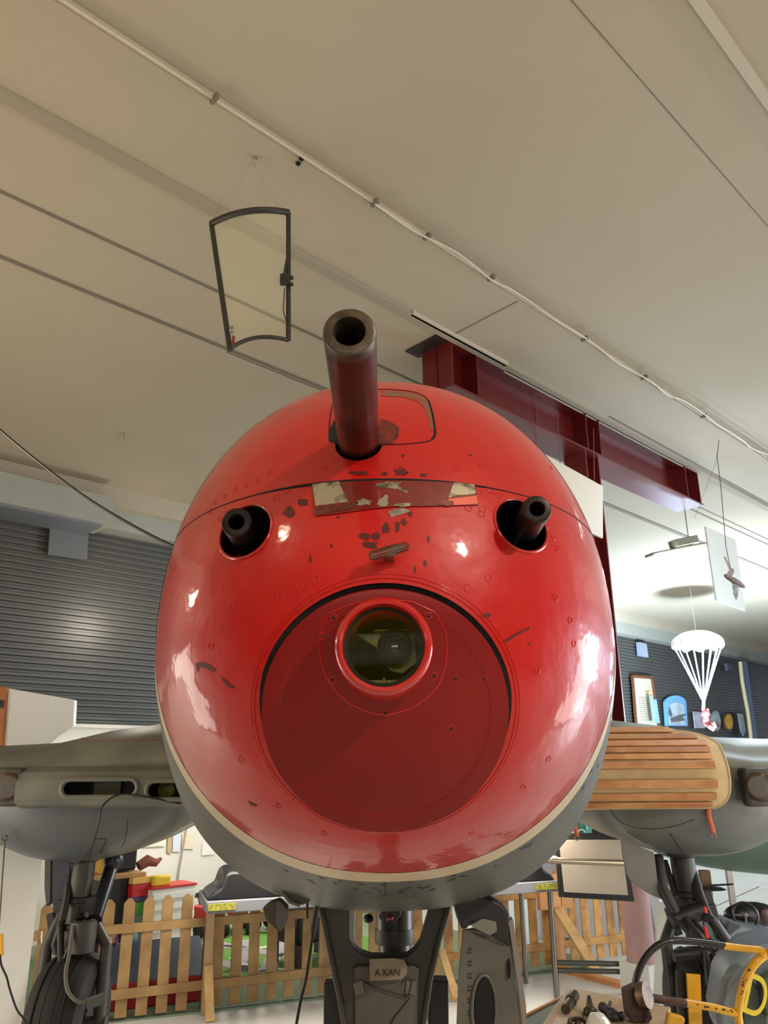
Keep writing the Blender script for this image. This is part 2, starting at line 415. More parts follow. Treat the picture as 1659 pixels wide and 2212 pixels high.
CH = [(800,1177,16,8,1),(833,1142,7,13,2),(858,1138,6,12,3),(790,1160,13,8,4),(812,1158,8,7,5),(872,1128,6,8,6),(560,1075,0,0,0),
      (925,1165,3,8,8),(716,1180,3,5,9),(671,1207,2,10,10),(896,1230,2,8,11),(918,1218,4,7,12),(730,1117,4,3,13),(776,1022,24,4,14),(866,1020,14,7,15),(915,1026,8,4,16),(830,1023,7,4,17),
      (655,1085,12,9,18),(625,1105,11,14,19),(787,972,5,4,21),(870,985,4,3,22),(1016,983,4,2,23),
      (1140,1360,2,2,25),(1050,1330,10,6,26),(1142,1390,3,2,27)]
for x, y, rx, ry, sd in CH:
    if rx: decal(b, blob(x, y, rx, ry, sd), .0007, mi=0)
for pl in ([(423,1432),(436,1430),(452,1435),(468,1448),(460,1452),(446,1444),(432,1440),(427,1452)], [(477,1462),(488,1468),(500,1480),(508,1486),(498,1487),(487,1478)],
           [(1088,1384),(1110,1370),(1142,1354),(1144,1357),(1112,1375),(1092,1388)], [(535,1730),(545,1734),(556,1740),(553,1743),(541,1738)]):
    decal(b, pl, .0007, mi=0)
decal(b, [(845,1118),(880,1108),(886,1104),(872,1098),(850,1100),(838,1106)], .0009, mi=1)
decal(b, [(884,1104),(892,1108),(888,1118),(880,1112)], .0007, mi=0)
# soot and worn paint around the top hatch
decal(b, [(712,952),(713,925),(724,905),(733,925),(738,948),(760,962),(730,960)], .0006, mi=2)
decal(b, [(822,905),(835,908),(850,915),(862,925),(860,945),(848,958),(820,960),(800,962),(815,940)], .0006, mi=3)
decal(b, [(822,845),(860,845),(895,850),(915,858),(926,868),(934,905),(938,930),(930,928),(924,900),(916,880),(902,868),(870,858),(823,856)], .0006, mi=4)
b.build('paint_chips', [m_chip, m_chipg, m_dark, m_stain, M('worn_grey', (118, 96, 76), .6, rgb2=(150, 60, 45), vs=60)], nose, sharp=0)['kind'] = 'stuff'
groove([(711,952),(712,915),(717,880),(728,856),(750,846),(800,842),(850,842),(893,847),(915,856),(927,868),(934,895),(939,925),(939,940),(926,953),(880,959),(830,961),(770,963),(730,959)], .0011, 'hatch_seam', m_dark, nose, closed=True, off=.0002)
groove([(926,866),(934,895),(939,925),(939,940),(934,948)], .0026, 'hatch_gap', m_dark, nose, off=-.0006)
# cowling parting line: horizontal plane
def zline(z, x0, x1, r, name, rf=None):
    out = []; rr = []
    for i in range(81):
        x = x0+(x1-x0)*i/80; p, n_ = hity(x, z)
        if p is None: continue
        out.append(p+n_*.0002); rr.append(rf(x) if rf else r)
    b = MB(); b.tube(out, rr, 6); return b.build(name, m_dark, nose)
ZL = P(832, 1033, 1.115).z
zline(ZL, -.40, .40, .0012, 'cowling_seam', lambda x: .0010+.0022*max(0, 1-(abs(x+.01)/.2)**2))
# top cowl lip just above the seam
out = []
for i in range(61):
    x = -.36+.72*i/60; p, n_ = hity(x, ZL+.006); out.append(p+n_*.0008)
# taped patch below the seam
m_patch = M('patch_red', (128, 26, 18), .35, coat=.5, rgb2=(110, 22, 16), vs=30)
m_alu = M('bare_aluminium', (176, 166, 140), .38, metal=.55, rgb2=(96, 88, 72), vs=45, detail=8, lo=.45, hi=.62)
b = MB()
decal(b, [(674,1047),(720,1041),(760,1037),(832,1035),(900,1037),(960,1041),(1024,1048),(1033,1092),(960,1094),(900,1095),(860,1095),(800,1101),(740,1109),(681,1116)], .0022, mi=0)
decal(b, [(676,1048),(733,1041),(740,1060),(751,1080),(752,1086),(720,1090),(683,1095)], .0028, mi=1)
decal(b, [(683,1095),(720,1090),(752,1086),(770,1089),(770,1100),(720,1108),(682,1114)], .0028, mi=2)
decal(b, [(980,1044),(1023,1049),(1026,1068),(1010,1071),(985,1072),(968,1078),(974,1058)], .0028, mi=1)
decal(b, [(968,1080),(1028,1072),(1031,1090),(985,1093),(962,1092)], .0027, mi=3)
decal(b, blob(842, 1051, 27, 8, 31, 17, .3), .0028, mi=1); decal(b, [(862,1053),(884,1063),(880,1068),(858,1060)], .0028, mi=1)
decal(b, [(815,1092),(818,1082),(828,1076),(833,1070),(838,1072),(839,1090),(834,1096),(822,1096)], .0028, mi=1)
decal(b, blob(786, 1087, 14, 6, 33, 15, .5), .0028, mi=1); decal(b, blob(868, 1092, 18, 4, 34, 15, .4), .0029, mi=1); decal(b, blob(962, 1088, 16, 6, 35, 13, .4), .003, mi=2)
b.build('metal_patch', [m_patch, m_alu, M('scuffed_red_metal', (92, 42, 30), .4, metal=.3, rgb2=(130, 60, 48), vs=60), M('pale_red', (226, 92, 66), .4, coat=.4)], nose, sharp=0)
# rivets: little raised rings in the paint
b = MB()
def rivet(px, py, r=.0055, tube=.0009, tree=None):
    p, n_ = hit(px, py, tree)
    if p is None: return
    u = n_.cross(ZZ).normalized(); v = n_.cross(u)
    b.tube([p+(u*math.cos(a*math.pi/6)+v*math.sin(a*math.pi/6))*r for a in range(12)], tube, 5, closed=True)
for x, y in [(636,1262),(660,1266),(683,1252),(605,1285),(640,1283),(583,1022),(556,1040),(532,1048),(510,1055),(486,1072),(465,1085),(454,1105),(474,1120),(620,1060),(597,1075),(1012,1098),(1042,1100),(1035,1063),(1058,1060),(1075,1070),(1040,1110),(1180,1135),(1195,1160),(1203,1185),(1010,1270),(1055,1250),(1190,1010),(1040,1005),(985,1010),(860,1010),(700,1010),(1200,1290),(1232,1340),(1240,1390),(1160,1450),(500,1310),(455,1395),(850,1820),(1020,1800),(700,1800),(600,1740),(1130,1700),(1185,1640),(520,1640)]:
    rivet(x, y)
b.build('rivets', m_red, nose, sharp=0)['kind'] = 'stuff'
# raised lips round the side gun holes and the pocket linings
m_bore = M('bore_brown', (52, 26, 20), .5, var=.3, vs=30)
for c, nm in ((GL, 'L'), (GR, 'R')):
    pts = []
    for k in range(48):
        a = 2*math.pi*k/48; p, n_ = hity(c.x+.0475*math.cos(a), c.z+.0475*math.sin(a)); pts.append(p+n_*.0005)
    b = MB(); b.tube(pts, .0026, 8, closed=True); b.build('gun_port_lip', m_redrim, nose)
# --- guns
def gun(x, z, y0, y1, ro, ri, ro2, name, lab):
    b = MB(); b.mi = 0
    b.lathe([(ri, .12), (ri, .004), (ri+.0015, 0), (ro-.004, 0), (ro-.001, .0015), (ro, .005), (ro, .02)], V((x, y0, z)), (0, 1, 0), 48)
    b.mi = 1; b.lathe([(ro, .02), (ro*1.0, .05), (ro2, y1-y0)], V((x, y0, z)), (0, 1, 0), 48)
    b.mi = 2; b.lathe([(0, .12), (ri, .12)], V((x, y0, z)), (0, 1, 0), 48)
    o = b.build(name, [m_gunm, m_gun, m_dark], AC); o['label'] = lab; return o
gun(-.0402, 2.302, .82, 1.3, .0330, .0188, .0330, 'cannon_barrel', 'thick bronze brown barrel on top of nose')
m_gunm, mm_ = M('muzzle_dark', (46, 38, 34), .42, metal=.6), m_gunm
m_gun, mg_ = M('gun_dark', (50, 38, 34), .4, metal=.55, var=.2, vs=20), m_gun
gun(-.2275, 2.157, 1.128, 1.5, .0237, .0115, .026, 'gun_barrel', 'short dark barrel in left port')
gun(.2300, 2.163, 1.095, 1.5, .0222, .0105, .0245, 'gun_barrel', 'short dark barrel in right port')
m_gunm, m_gun = mm_, mg_
# gun port inner sleeve on the left (copper disc behind the barrel)
b = MB(); b.lathe([(.020, .02), (.0445, .02), (.0455, -.06)], V((GL.x, 1.33, GL.z)), (0, 1, 0), 40); b.build('port_sleeve', M('copper_sleeve', (120, 52, 34), .5), AC)
# --- toggle latch
b = MB(); p0, n0 = hit(840, 1204); b.tube([p0-n0*.01, p0+n0*.024], [.0085, .0075], 16)
p1 = P(797, 1202, p0.y-.024); p2 = P(884, 1178, p0.y-.024)
cen = p0+n0*.024; shift = cen-(p1+p2)/2; shift.x = 0; shift *= .5
b.tube([p1+shift, p1+shift+(p2-p1)*.06, p1+shift+(p2-p1)*.5, p1+shift+(p2-p1)*.94, p2+shift], [.003, .0072, .0085, .0066, .003], 14)
b.ell(cen+ZZ*-.001, (.011, .008, .009))
b.build('toggle_latch', M('latch_metal', (120, 50, 36), .35, metal=.4, rgb2=(98, 84, 66), vs=70, coat=.4), nose)
# --- nose door
b = MB(); b.lathe([(DR-.006, -.012), (DR-.003, 0), (DR-.003, .010), (DR-.006, .0115), (DR-.030, .0145), (DR-.0315, .0140), (.13, .0185), (.10, .025), (.05, .027), (0, .027)], DC-DV*.002, DN, 128)
door = b.build('nose_door', m_reddk, AC, sharp=30)
bw = MB(); bw.lathe([(0, 0), (.0590, 0), (.0590, .5), (0, .5)], V((WC.x, .9, WC.z)), (0, 1, 0), 64); cw = bw.build('cut', m_reddk)
md = door.modifiers.new('c', 'BOOLEAN'); md.object = cw; md.solver = 'EXACT'
bpy.context.view_layer.update(); dg = bpy.context.evaluated_depsgraph_get()
me = bpy.data.meshes.new_from_object(door.evaluated_get(dg)); door.modifiers.clear(); door.data = me; me.set_sharp_from_angle(angle=math.radians(25))
bpy.data.objects.remove(cw)
bmn = bmesh.new(); bmn.from_mesh(me); bmn.transform(Matrix.Translation(org)); DT = BVHTree.FromBMesh(bmn); bmn.free()
# rings round the door on the nose shell
for rr_, rt, off in ((.1945, .0016, 0), (.200, .0011, 0)):
    pts = []
    for k in range(96):
        a = 2*math.pi*k/96; q = DC + (DX*math.cos(a)+DV*math.sin(a))*rr_ + DN*.3
        h_ = NB.ray_cast(q, -DN)
        if h_[0] is not None: pts.append(h_[0])
    b = MB(); b.tube(pts, rt, 6, closed=True); b.build('door_rim', m_redrim, nose)
# window flange, ring and glass
b = MB(); b.mi = 0
fl = [(690,1400),(694,1362),(707,1330),(712,1324),(770,1302),(830,1292),(890,1300),(939,1322),(946,1334),(960,1362),(966,1395),(962,1440),(948,1478),(925,1506),(893,1527),(858,1540),(830,1544),(795,1538),(760,1522),(728,1496),(704,1460),(693,1430)]
fp = [hit(x, y, DT)[0] for x, y in fl]; fp = [p for p in fp if p is not None]
b = MB(); b.tube(fp, .0012, 6, closed=True); b.build('window_flange', m_redrim, door)
b = MB(); b.lathe([(.0560, .26), (.0560, .006), (.0575, .001), (.0615, 0), (.0665, .004), (.0690, .012), (.0700, .030), (.0720, .075)], V((WC.x, 1.062, WC.z)), (0, 1, 0), 72)
wr = b.build('window_ring', m_redrim, door)
b = MB(); b.lathe([(0, -.003), (.03, -.0025), (.0565, 0)], V((WC.x, 1.073, WC.z)), (0, 1, 0), 48)
b.build('window_glass', glass('yellow_green_glass', (90, 100, 24), .03, .10), door)
b = MB()
for k in range(2): b.lathe([(.0505+.004*k, 0), (.0565, .001)], V((WC.x, 1.078+.004*k, WC.z)), (0, 1, 0), 48)
b.build('glass_gasket', m_dark, door)
# camera gun behind the glass
m_zinc = M('zinc_chromate', (150, 158, 20), .35, metal=.1, rgb2=(110, 118, 12), vs=30)
m_black = M('camera_black', (22, 22, 22), .35)
cw_ = thing_cam = MB()
lx, lz = WC.x+.0165, WC.z+.0095
cw_.lathe([(0, .05), (.010, .046), (.0165, .03), (.0175, .0), (.0195, -.003), (.0215, .002), (.0255, .006), (.0262, .012), (.0262, .09)], V((lx, 1.13, lz)), (0, 1, 0), 40)
gc = cw_.build('gun_camera', m_black, AC)
b = MB(); b.lathe([(0, -.004), (.008, -.0025), (.0142, .0)], V((lx, 1.145, lz)), (0, 1, 0), 32); b.build('lens', M('lens_glass', (40, 38, 34), .04, coat=1), gc)
b = MB(); b.lathe([(.0168, 0), (.0175, -.0015), (.0182, 0)], V((lx, 1.1285, lz)), (0, 1, 0), 40); b.build('lens_ring', M('lens_ring', (150, 150, 120), .3, metal=.8), gc)
b = MB(); Yp = 1.185
b.prism([V((WC.x-.042, Yp, WC.z+.035)), V((WC.x+.046, Yp, WC.z+.035)), V((WC.x+.050, Yp, WC.z-.01)), V((WC.x+.028, Yp, WC.z-.026)), V((WC.x+.010, Yp, WC.z-.022)), V((WC.x-.002, Yp, WC.z-.006)), V((WC.x-.012, Yp, WC.z+.014)), V((WC.x-.03, Yp, WC.z+.026))], V((0, .01, 0)))
b.box((WC.x+.018, Yp-.012, WC.z+.036), (.066, .03, .0025)); b.box((WC.x, Yp-.01, WC.z-.047), (.09, .02, .02)); b.box((WC.x+.0, Yp-.028, WC.z-.042), (.004, .02, .012))
b.build('camera_bracket', m_zinc, gc, bevel=.001)
b = MB()
for dx, dz in ((-.012, .022), (.005, .024)): b.ell((WC.x+dx+.01, Yp-.006, WC.z+dz), (.004, .003, .004))
b.build('bracket_screws', M('brass', (150, 120, 60), .35, metal=.8), gc)
b = MB()
def dim(px, py):
    p, n_ = hit(px, py, DT)
    if p is None: return
    u = V((1, 0, 0)); v = n_.cross(u).normalized()
    b.mi = 0; b.tube([p+(u*math.cos(a*math.pi/6)+v*math.sin(a*math.pi/6))*.0048 for a in range(12)], .0006, 5, closed=True)
    b.mi = 1; b.ell(p+n_*.0002, (.0024, .0008, .0028), seg=10, rings=6)
for x, y in [(983,1465),(1046,1466),(938,1460),(722,1334),(926,1330),(833,1540),(975,1574),(718,1468),(695,1374)]: dim(x, y)
b.build('door_screws', [m_redrim, M('screw_dark', (60, 12, 10), .6)], door, sharp=0)
# --- cream stripe and grey fuselage
b = MB(); loft(b, [[V((p.x*1.0015, p.y, 2.03+(p.z-2.03)*1.0015)) for p in ring(y)] for y in (YS, YS+.02, YS+.04, YS+.058, YS2)], False, False); b.build('cream_band', m_cream, AC)
b = MB(); ysb = [YS2, 1.56, 1.60, 1.66, 1.70, 1.75, 1.8, 1.86, 1.92, 2.0, 2.08, 2.16, 2.3, 2.6, 3.2, 4, 5, 6, 7, 8, 9]
def tail(y):
    r = ring(y)
    if y > 5:
        k = 1-(y-5)/4*.75; r = [V((p.x*k, p.y, 2.15+(p.z-2.15)*k)) for p in r]
    return r
loft(b, [tail(y) for y in ysb], False, True)
fus = b.build('fuselage', m_grey, AC)
bmn = bmesh.new(); bmn.from_mesh(fus.data); bmn.transform(Matrix.Translation(org)); FT = BVHTree.FromBMesh(bmn); bmn.free()
groove([(832,1888),(832,1900),(832,1915),(832,1932)], .001, 'belly_seam', m_dark, fus, tree=FT)
b = MB()
rr = random.Random(3)
for k in range(70):
    t = rr.uniform(0, 1); ang = math.radians(rr.uniform(25, 155)); R_ = rr.uniform(485, 520)
    x = 832+R_*1.0*math.cos(ang); y = 1430+R_*.97*math.sin(ang)
    L = rr.uniform(4, 14); a = ang+math.pi/2+rr.uniform(-.3, .3)
    dx, dy = math.cos(a)*L, math.sin(a)*L
    decal(b, [(x-dx, y-dy), (x+1, y+1.6), (x+dx, y+dy), (x-1, y-1.4)], .0006, tree=FT)
b.build('paint_scratches', m_geardk, fus, sharp=0)['kind'] = 'stuff'
# --- nose undercarriage
YG = 2.12
b = MB()
def GP(x, y, Y=YG): return P(x, y, Y)
left = [(684,1925),(700,1990),(716,2070),(733,2150),(746,2212),(752,2260),(908,2260),(912,2212),(928,2120),(948,2030),(966,1970),(976,1925),(938,1925),(925,1975),(908,2035),(896,2052),(880,2065),(850,2068),(800,2066),(778,2058),(764,2045),(756,2028),(755,1925)]
b.prism([GP(*p) for p in left], V((0, .05, 0)))
for seq in ([(684,1925),(700,1990),(716,2070),(733,2150),(752,2260)], [(976,1925),(966,1970),(948,2030),(928,2120),(908,2260)]):
    b.tube([GP(x, y, YG-.006) for x, y in seq], .008, 8)
fork = b.build('nose_leg_fork', m_gear, AC, bevel=.006)
b = MB(); b.prism([GP(x, y, YG-.012) for x, y in [(764,2092),(772,2086),(895,2086),(906,2094),(902,2260),(768,2260)]], V((0, .02, 0)))
b.build('fork_web', M('web_grey', (88, 82, 72), .5, var=.15, vs=9), fork, bevel=.003)
for pl in ([(763,2125),(782,2118),(787,2146),(768,2152)], [(878,2119),(899,2120),(898,2150),(876,2146)]):
    b = MB(); b.prism([GP(x, y, YG-.018) for x, y in pl], V((0, .005, 0))); b.build('pad', M('pad_grey', (112, 106, 94), .6), fork)
b = MB(); b.tube([GP(x, y, YG-.02) for x, y in [(785,2120),(810,2133),(840,2142),(865,2150),(885,2156),(870,2175),(850,2200),(838,2230)]], .0018, 6)
b.tube([GP(x, y, YG-.022) for x, y in [(866,2130),(870,2118),(882,2112),(890,2120),(884,2150),(870,2150)]], .0012, 6)
b.build('bead_chain', m_geardk, fork)
b = MB(); b.prism([GP(x, y, YG-.03) for x, y in [(798,2072),(850,2070),(872,2073),(880,2088),(879,2103),(868,2115),(845,2117),(799,2119)]], V((0, .0012, 0)))
tg = b.build('paper_tag', M('tag_paper', (150, 138, 118), .8, var=.1, vs=40), AC); tg['label'] = 'handwritten paper tag'
text('A KAN', 'tag_writing', M('pencil', (58, 50, 42), .8), tg, GP(837, 2102, YG-.0315), (1, 0, 0), (0, -1, 0), .020, .0003)
b = MB(); st = [GP(845, y, 2.3) for y in (1930, 1990, 2030)]
b.lathe([(.055, .1), (.055, -.12), (.050, -.125), (.050, -.20), (.043, -.205), (.043, -.62), (0, -.62)], V((.018, 2.3, 1.56)), (0, 0, 1), 32)
strut = b.build('nose_strut', M('strut_brown', (46, 38, 32), .4, coat=.3), AC)
b = MB(); b.lathe([(.0515, 0), (.053, -.005), (.053, -.03), (.0515, -.035)], V((.018, 2.3, 1.385)), (0, 0, 1), 32); b.build('strut_collar', m_gear, strut)
b = MB(); b.prism([P(x, y, 2.235) for x, y in [(818,1958),(868,1950),(866,1978),(850,1996),(828,1994)]], V((0, .02, 0))); b.build('strut_bracket', m_gear, strut, bevel=.003)
b = MB(); b.lathe([(0, -.014), (.005, -.012), (.007, -.004), (.009, 0)], P(842, 1984, 2.225), (0, 1, 0), 16); b.build('red_button', M('button_red', (130, 16, 12), .2, coat=1), strut)
b = MB(); b.prism([P(x, y, 2.232) for x, y in [(806,1950),(818,1958),(819,1974),(806,1966)]], V((0, .004, 0))); b.build('strut_label', M('label_cream', (206, 200, 178), .6), strut)
b = MB(); b.ell(P(796, 1984, 2.26), (.013, .02, .011)); b.build('strut_lug', m_geardk, strut)
b = MB(); b.bar(P(722, 2118, 2.2), P(722, 2320, 2.2), .045, .05); b.build('leg_block', m_geardk, AC, bevel=.004)
b = MB(); b.bar(P(946, 2112, 2.2), P(946, 2320, 2.2), .055, .05); b.build('leg_block', m_geardk, AC, bevel=.004)
b = MB(); b.tube([V((.02, 2.3, 1.0)), V((.02, 2.32, .32))], .05, 16); b.build('lower_leg', m_gear, AC)
b = MB(); b.lathe([(.1, -.08), (.22, -.08), (.29, -.05), (.31, 0), (.29, .05), (.22, .08), (.1, .08)], V((.02, 2.34, .31)), (1, 0, 0), 40); b.build('nose_wheel', m_rubber, AC)
# bay doors
b = MB(); outl = [(1000,2010),(1022,2006),(1060,2018),(1090,2030),(1104,2040),(1112,2110),(1122,2180),(1130,2260),(985,2260),(988,2180),(992,2090)]
b.prism([P(x, y, 1.98) for x, y in outl], V((.0, .012, 0)))
gd = b.build('nose_gear_door', M('door_grey', (104, 100, 90), .5, rgb2=(88, 86, 78), vs=10), AC, bevel=.002)
b = MB(); b.prism([P(x, y, 1.975) for x, y in [(1098,1990),(1106,2040),(1120,2140),(1134,2260),(1141,2260),(1136,2170),(1122,2070),(1108,1985)]], V((0, .03, 0))); b.build('door_edge', M('edge_pale', (140, 130, 122), .5), gd)
ho = [(1046+21*math.cos(a*math.pi/12), 2180+66*math.sin(a*math.pi/12)) for a in range(24)]
b = MB(); b.prism([P(x, y, 1.972) for x, y in ho], V((0, .004, 0))); b.build('lightening_hole', m_dark, gd)
b = MB(); b.tube([P(1046+26*math.cos(a*math.pi/12), 2180+74*math.sin(a*math.pi/12), 1.976) for a in range(24)], .004, 8, closed=True); b.build('hole_flange', m_wing, gd)
b = MB(); b.prism([P(1100+3.5*math.cos(a*math.pi/8), 2093+22*math.sin(a*math.pi/8), 1.972) for a in range(16)], V((0, .004, 0))); b.build('slot', m_dark, gd)
b = MB()
for k in range(11): b.ell(P(1025+6*k, 2016+2.6*k, 1.978), (.0016, .001, .0022), seg=8, rings=4)
for yy in range(2050, 2212, 27):
    for q in (0, 8): b.ell(P(1012, yy+q, 1.978), (.0016, .001, .0022), seg=8, rings=4); b.ell(P(1017, yy+q, 1.978), (.0016, .001, .0022), seg=8, rings=4)
b.build('rivets', m_geardk, gd, sharp=0)['kind'] = 'stuff'
b = MB(); b.prism([P(x, y, 1.97) for x, y in [(975,1935),(990,1990),(1000,2012),(1020,1996),(1055,2016),(1104,2048),(1100,2000),(1104,1975),(1086,1952),(1060,1938),(1020,1925)]], V((0, .05, 0)))
b.build('hinge_fairing', m_geardk, AC, bevel=.008)
b = MB(); b.prism([P(x, y, 1.965) for x, y in [(1016,1998),(1044,1984),(1072,1992),(1074,2012),(1058,2022),(1030,2008)]], V((0, .006, 0))); b.build('hinge_plate', M('plate_pale', (128, 124, 112), .4), AC, bevel=.002)
b = MB(); b.prism([P(x, y, 1.93) for x, y in [(1024,1915),(1056,1900),(1046,1930),(1030,1948)]], V((0, .03, 0))); b.build('bay_frame', m_bore, AC)
# left small door and flap
b = MB(); b.prism([P(x, y, 1.85) for x, y in [(604,1905),(612,1928),(628,1948),(650,1956),(668,1950),(676,1930)]], V((0, .03, 0))); ld = b.build('bay_door', m_gear, AC, bevel=.004)
b = MB(); b.tube([P(x, y, 1.845) for x, y in [(602,1900),(610,1926),(626,1948),(648,1956)]], .004, 8); b.build('door_rim', m_wing, ld)
b = MB(); b.prism([P(x, y, 2.0) for x, y in [(566,1962),(582,1948),(604,1940),(622,1958),(622,1985),(606,2014),(590,2004),(572,1985)]], V((0, .02, 0))); fl_ = b.build('door_flap', M('flap_brown', (72, 62, 56), .45), AC, bevel=.004)
b = MB(); b.prism([P(x, y, 1.995) for x, y in [(596,1948),(604,1944),(620,1962),(623,1985),(607,2012),(596,1998)]], V((0, .006, 0))); b.build('flap_face', M('flap_grey', (96, 92, 96), .4), fl_, bevel=.003)
b = MB()
for k in range(9): b.ell(P(664, 1945+4.6*k, 1.9), (.003, .003, .0032), seg=8, rings=5)
b.build('hanging_chain', m_geardk, AC)
b = MB(); b.tube(catmull([P(688,1950,2.0), P(678,2000,2.0), P(674,2030,2.0), P(668,2070,2.0), P(660,2120,2.0), P(650,2160,2.0), P(638,2225,2.0)]), .0035, 8); b.build('trailing_cable', m_black, AC)
b = MB(); b.tube([P(686,1952,2.05), P(676,2010,2.05), P(675,2030,2.05)], [.006, .008, .002], 8); b.build('door_link', m_gear, AC)
# --- wings
def airfoil(X, Y0, c, t, zc, n=26):
    out = []
    for i in range(2*n):
        a = 2*math.pi*i/(2*n); x = .5*(1-math.cos(a)); s_ = 1 if a <= math.pi else -1
        yt = 5*t/c*(.2969*math.sqrt(x)-.126*x-.3516*x*x+.2843*x**3-.1036*x**4)*c
        out.append(V((X, Y0+x*c, zc+s_*yt)))
    return out
secs = [(.35, 4.90, 4.0, .61, 1.825), (1.0, 4.90, 4.0, .61, 1.825), (1.5, 4.90, 3.9, .59, 1.82), (1.9, 4.90, 3.7, .53, 1.795), (2.25, 4.90, 3.6, .46, 1.745), (2.7, 4.92, 3.4, .42, 1.745), (4.0, 5.05, 3.0, .30, 1.83), (6.5, 5.3, 2.3, .22, 1.95)]
wings = {}
for sg in (-1, 1):
    b = MB(); loft(b, [airfoil(sg*X, Y0, c, t, zc) for X, Y0, c, t, zc in secs]); wg = b.build('wing', m_wing, AC); wings[sg] = wg
    # nacelle
    b = MB(); rings = []
    cx = sg*1.98
    for y, k in ((4.93, 0), (4.932, .18), (4.94, .36), (4.965, .56), (5.0, .72), (5.06, .84), (5.14, .93), (5.25, .985), (5.5, 1), (6.2, .99), (7, .93), (8, .74), (9, .42), (9.4, .2)):
        if k == 0: continue
        r = []
        for i in range(64):
            a = 2*math.pi*i/64; c_, s_ = math.cos(a), math.sin(a)
            hh = .12 if s_ > 0 else .47
            r.append(V((cx+.70*k*math.copysign(abs(c_)**(2/2.1), c_), y, 1.70+hh*k*math.copysign(abs(s_)**(2/2.1), s_))))
        rings.append(r)
    loft(b, rings); nc = b.build('engine_nacelle', M('nacelle_grey', (100, 101, 92), .36, rgb2=(80, 84, 88), vs=1.8, bump=.05, bs=12, bumpdist=.003), AC)
    bmn = bmesh.new(); bmn.from_mesh(nc.data); bmn.transform(Matrix.Translation(org)); NT = BVHTree.FromBMesh(bmn); bmn.free()
    if sg < 0:
        groove([(102,1742),(180,1741),(283,1742)], .003, 'panel_seam', m_dark, nc, tree=NT)
        groove([(200,1814),(228,1812),(222,1830),(216,1843)], .0025, 'panel_seam', m_dark, nc, tree=NT)
        groove([(275,1770),(274,1790),(270,1815),(262,1830)], .002, 'panel_seam', m_dark, nc, tree=NT)
    else:
        groove([(1313,1740),(1340,1775),(1390,1790),(1450,1786),(1500,1770)], .002, 'panel_seam', m_dark, nc, tree=NT)
        groove([(1448,1800),(1462,1822),(1476,1845),(1484,1862)], .0025, 'panel_seam', m_dark, nc, tree=NT)
    # undercarriage leg and wheel
    lx_ = (-1.93 if sg < 0 else 1.87)
    b = MB(); b.tube([V((lx_, 5.35, 1.45)), V((lx_+.005, 5.3, .98))], .074, 20); b.tube([V((lx_+.005, 5.3, 1.0)), V((lx_+.01, 5.25, .75))], .06, 20)
    leg = b.build('main_leg', m_geardk if sg > 0 else m_gear, AC)
    for z_, r_ in ((1.25, .1), (1.02, .105), (.93, .08)):
        b = MB(); b.lathe([(0, -.02), (r_-.02, -.02), (r_, -.012), (r_, .012), (r_-.02, .02), (0, .02)], V((lx_, 5.32, z_)), (0, 0, 1), 24); b.build('leg_collar', m_geardk, leg)
    b = MB()
    b.bar(V((lx_-.13, 5.27, .97)), V((lx_+.14, 5.27, 1.0)), .05, .09); b.bar(V((lx_-.14, 5.26, .95)), V((lx_-.1, 5.26, .8)), .05, .05); b.bar(V((lx_+.12, 5.26, .97)), V((lx_+.15, 5.26, .78)), .05, .05)
    b.build('torque_link', m_geardk, leg, bevel=.006)
    if sg < 0:
        b = MB(); b.tube([P(247, 1850, 5.5), P(205, 1985, 5.2)], .042, 16); b.tube([P(205, 1985, 5.2), P(188, 2010, 5.2)], .025, 12); b.ell(P(245, 1858, 5.45), (.06, .06, .07)); b.build('drag_strut', M('strut_blue', (52, 54, 62), .3, metal=.5), leg)
        b = MB(); b.tube([P(150, 1890, 5.3), P(142, 1950, 5.2), P(128, 2010, 5.15), P(118, 2040, 5.15), P(124, 2062, 5.15)], .022, 10)
        b.tube([P(128, 2005, 5.2), P(172, 2004, 5.15), P(188, 1990, 5.15)], .02, 10); b.tube([P(130, 1990, 5.1), P(132, 2100, 5.1)], .02, 10); b.tube([P(165, 2010, 5.1), P(140, 2070, 5.1)], .016, 10)
        b.build('side_strut', m_geardk, leg)
        b = MB(); b.lathe([(.05, -.1), (.075, -.09), (.08, 0), (.075, .07), (.05, .08)], P(178, 2018, 5.12), (0, 0, 1), 20); b.build('leg_cylinder', m_gear, leg)
        b = MB(); b.tube(catmull([P(158, 2000, 5.05), P(150, 2060, 5.0), P(142, 2100, 4.95), P(146, 2140, 4.92), P(165, 2162, 4.9), P(188, 2165, 4.9)]), .011, 10); b.build('brake_hose', M('hose_grey', (92, 86, 74), .5), leg)
        b = MB(); b.bar(P(188, 2170, 4.9), P(225, 2155, 4.95), .03, .05); b.build('hose_clip', M('canvas_green', (84, 90, 78), .8), leg)
        b = MB(); b.prism([P(x, y, 5.25) for x, y in [(97, 1850), (152, 1850), (146, 1937), (100, 1959), (96, 1920)]], V((0, .02, 0))); dr = b.build('leg_door', M('door_blue', (54, 56, 66), .35, var=.25, vs=12), AC, bevel=.003)
        b = MB(); b.prism([P(x, y, 5.24) for x, y in [(97, 1850), (109, 1850), (108, 1948), (100, 1957), (96, 1920)]], V((0, .012, 0))); b.build('door_flange', m_gear, dr)
        b = MB(); b.tube(catmull([P(236, 1727, 4.75), P(220, 1745, 4.72), P(212, 1780, 4.72), P(198, 1830, 4.78), P(170, 1862, 4.88), P(140, 1876, 5.0)]), .006, 8); b.tube(catmull([P(390, 1736, 4.8), P(320, 1722, 4.76), P(262, 1716, 4.78), P(236, 1727, 4.75)]), .006, 8); b.tube(catmull([P(197, 1835, 4.8), P(192, 1860, 4.95), P(186, 1900, 5.1), P(180, 1930, 5.15)]), .005, 8)
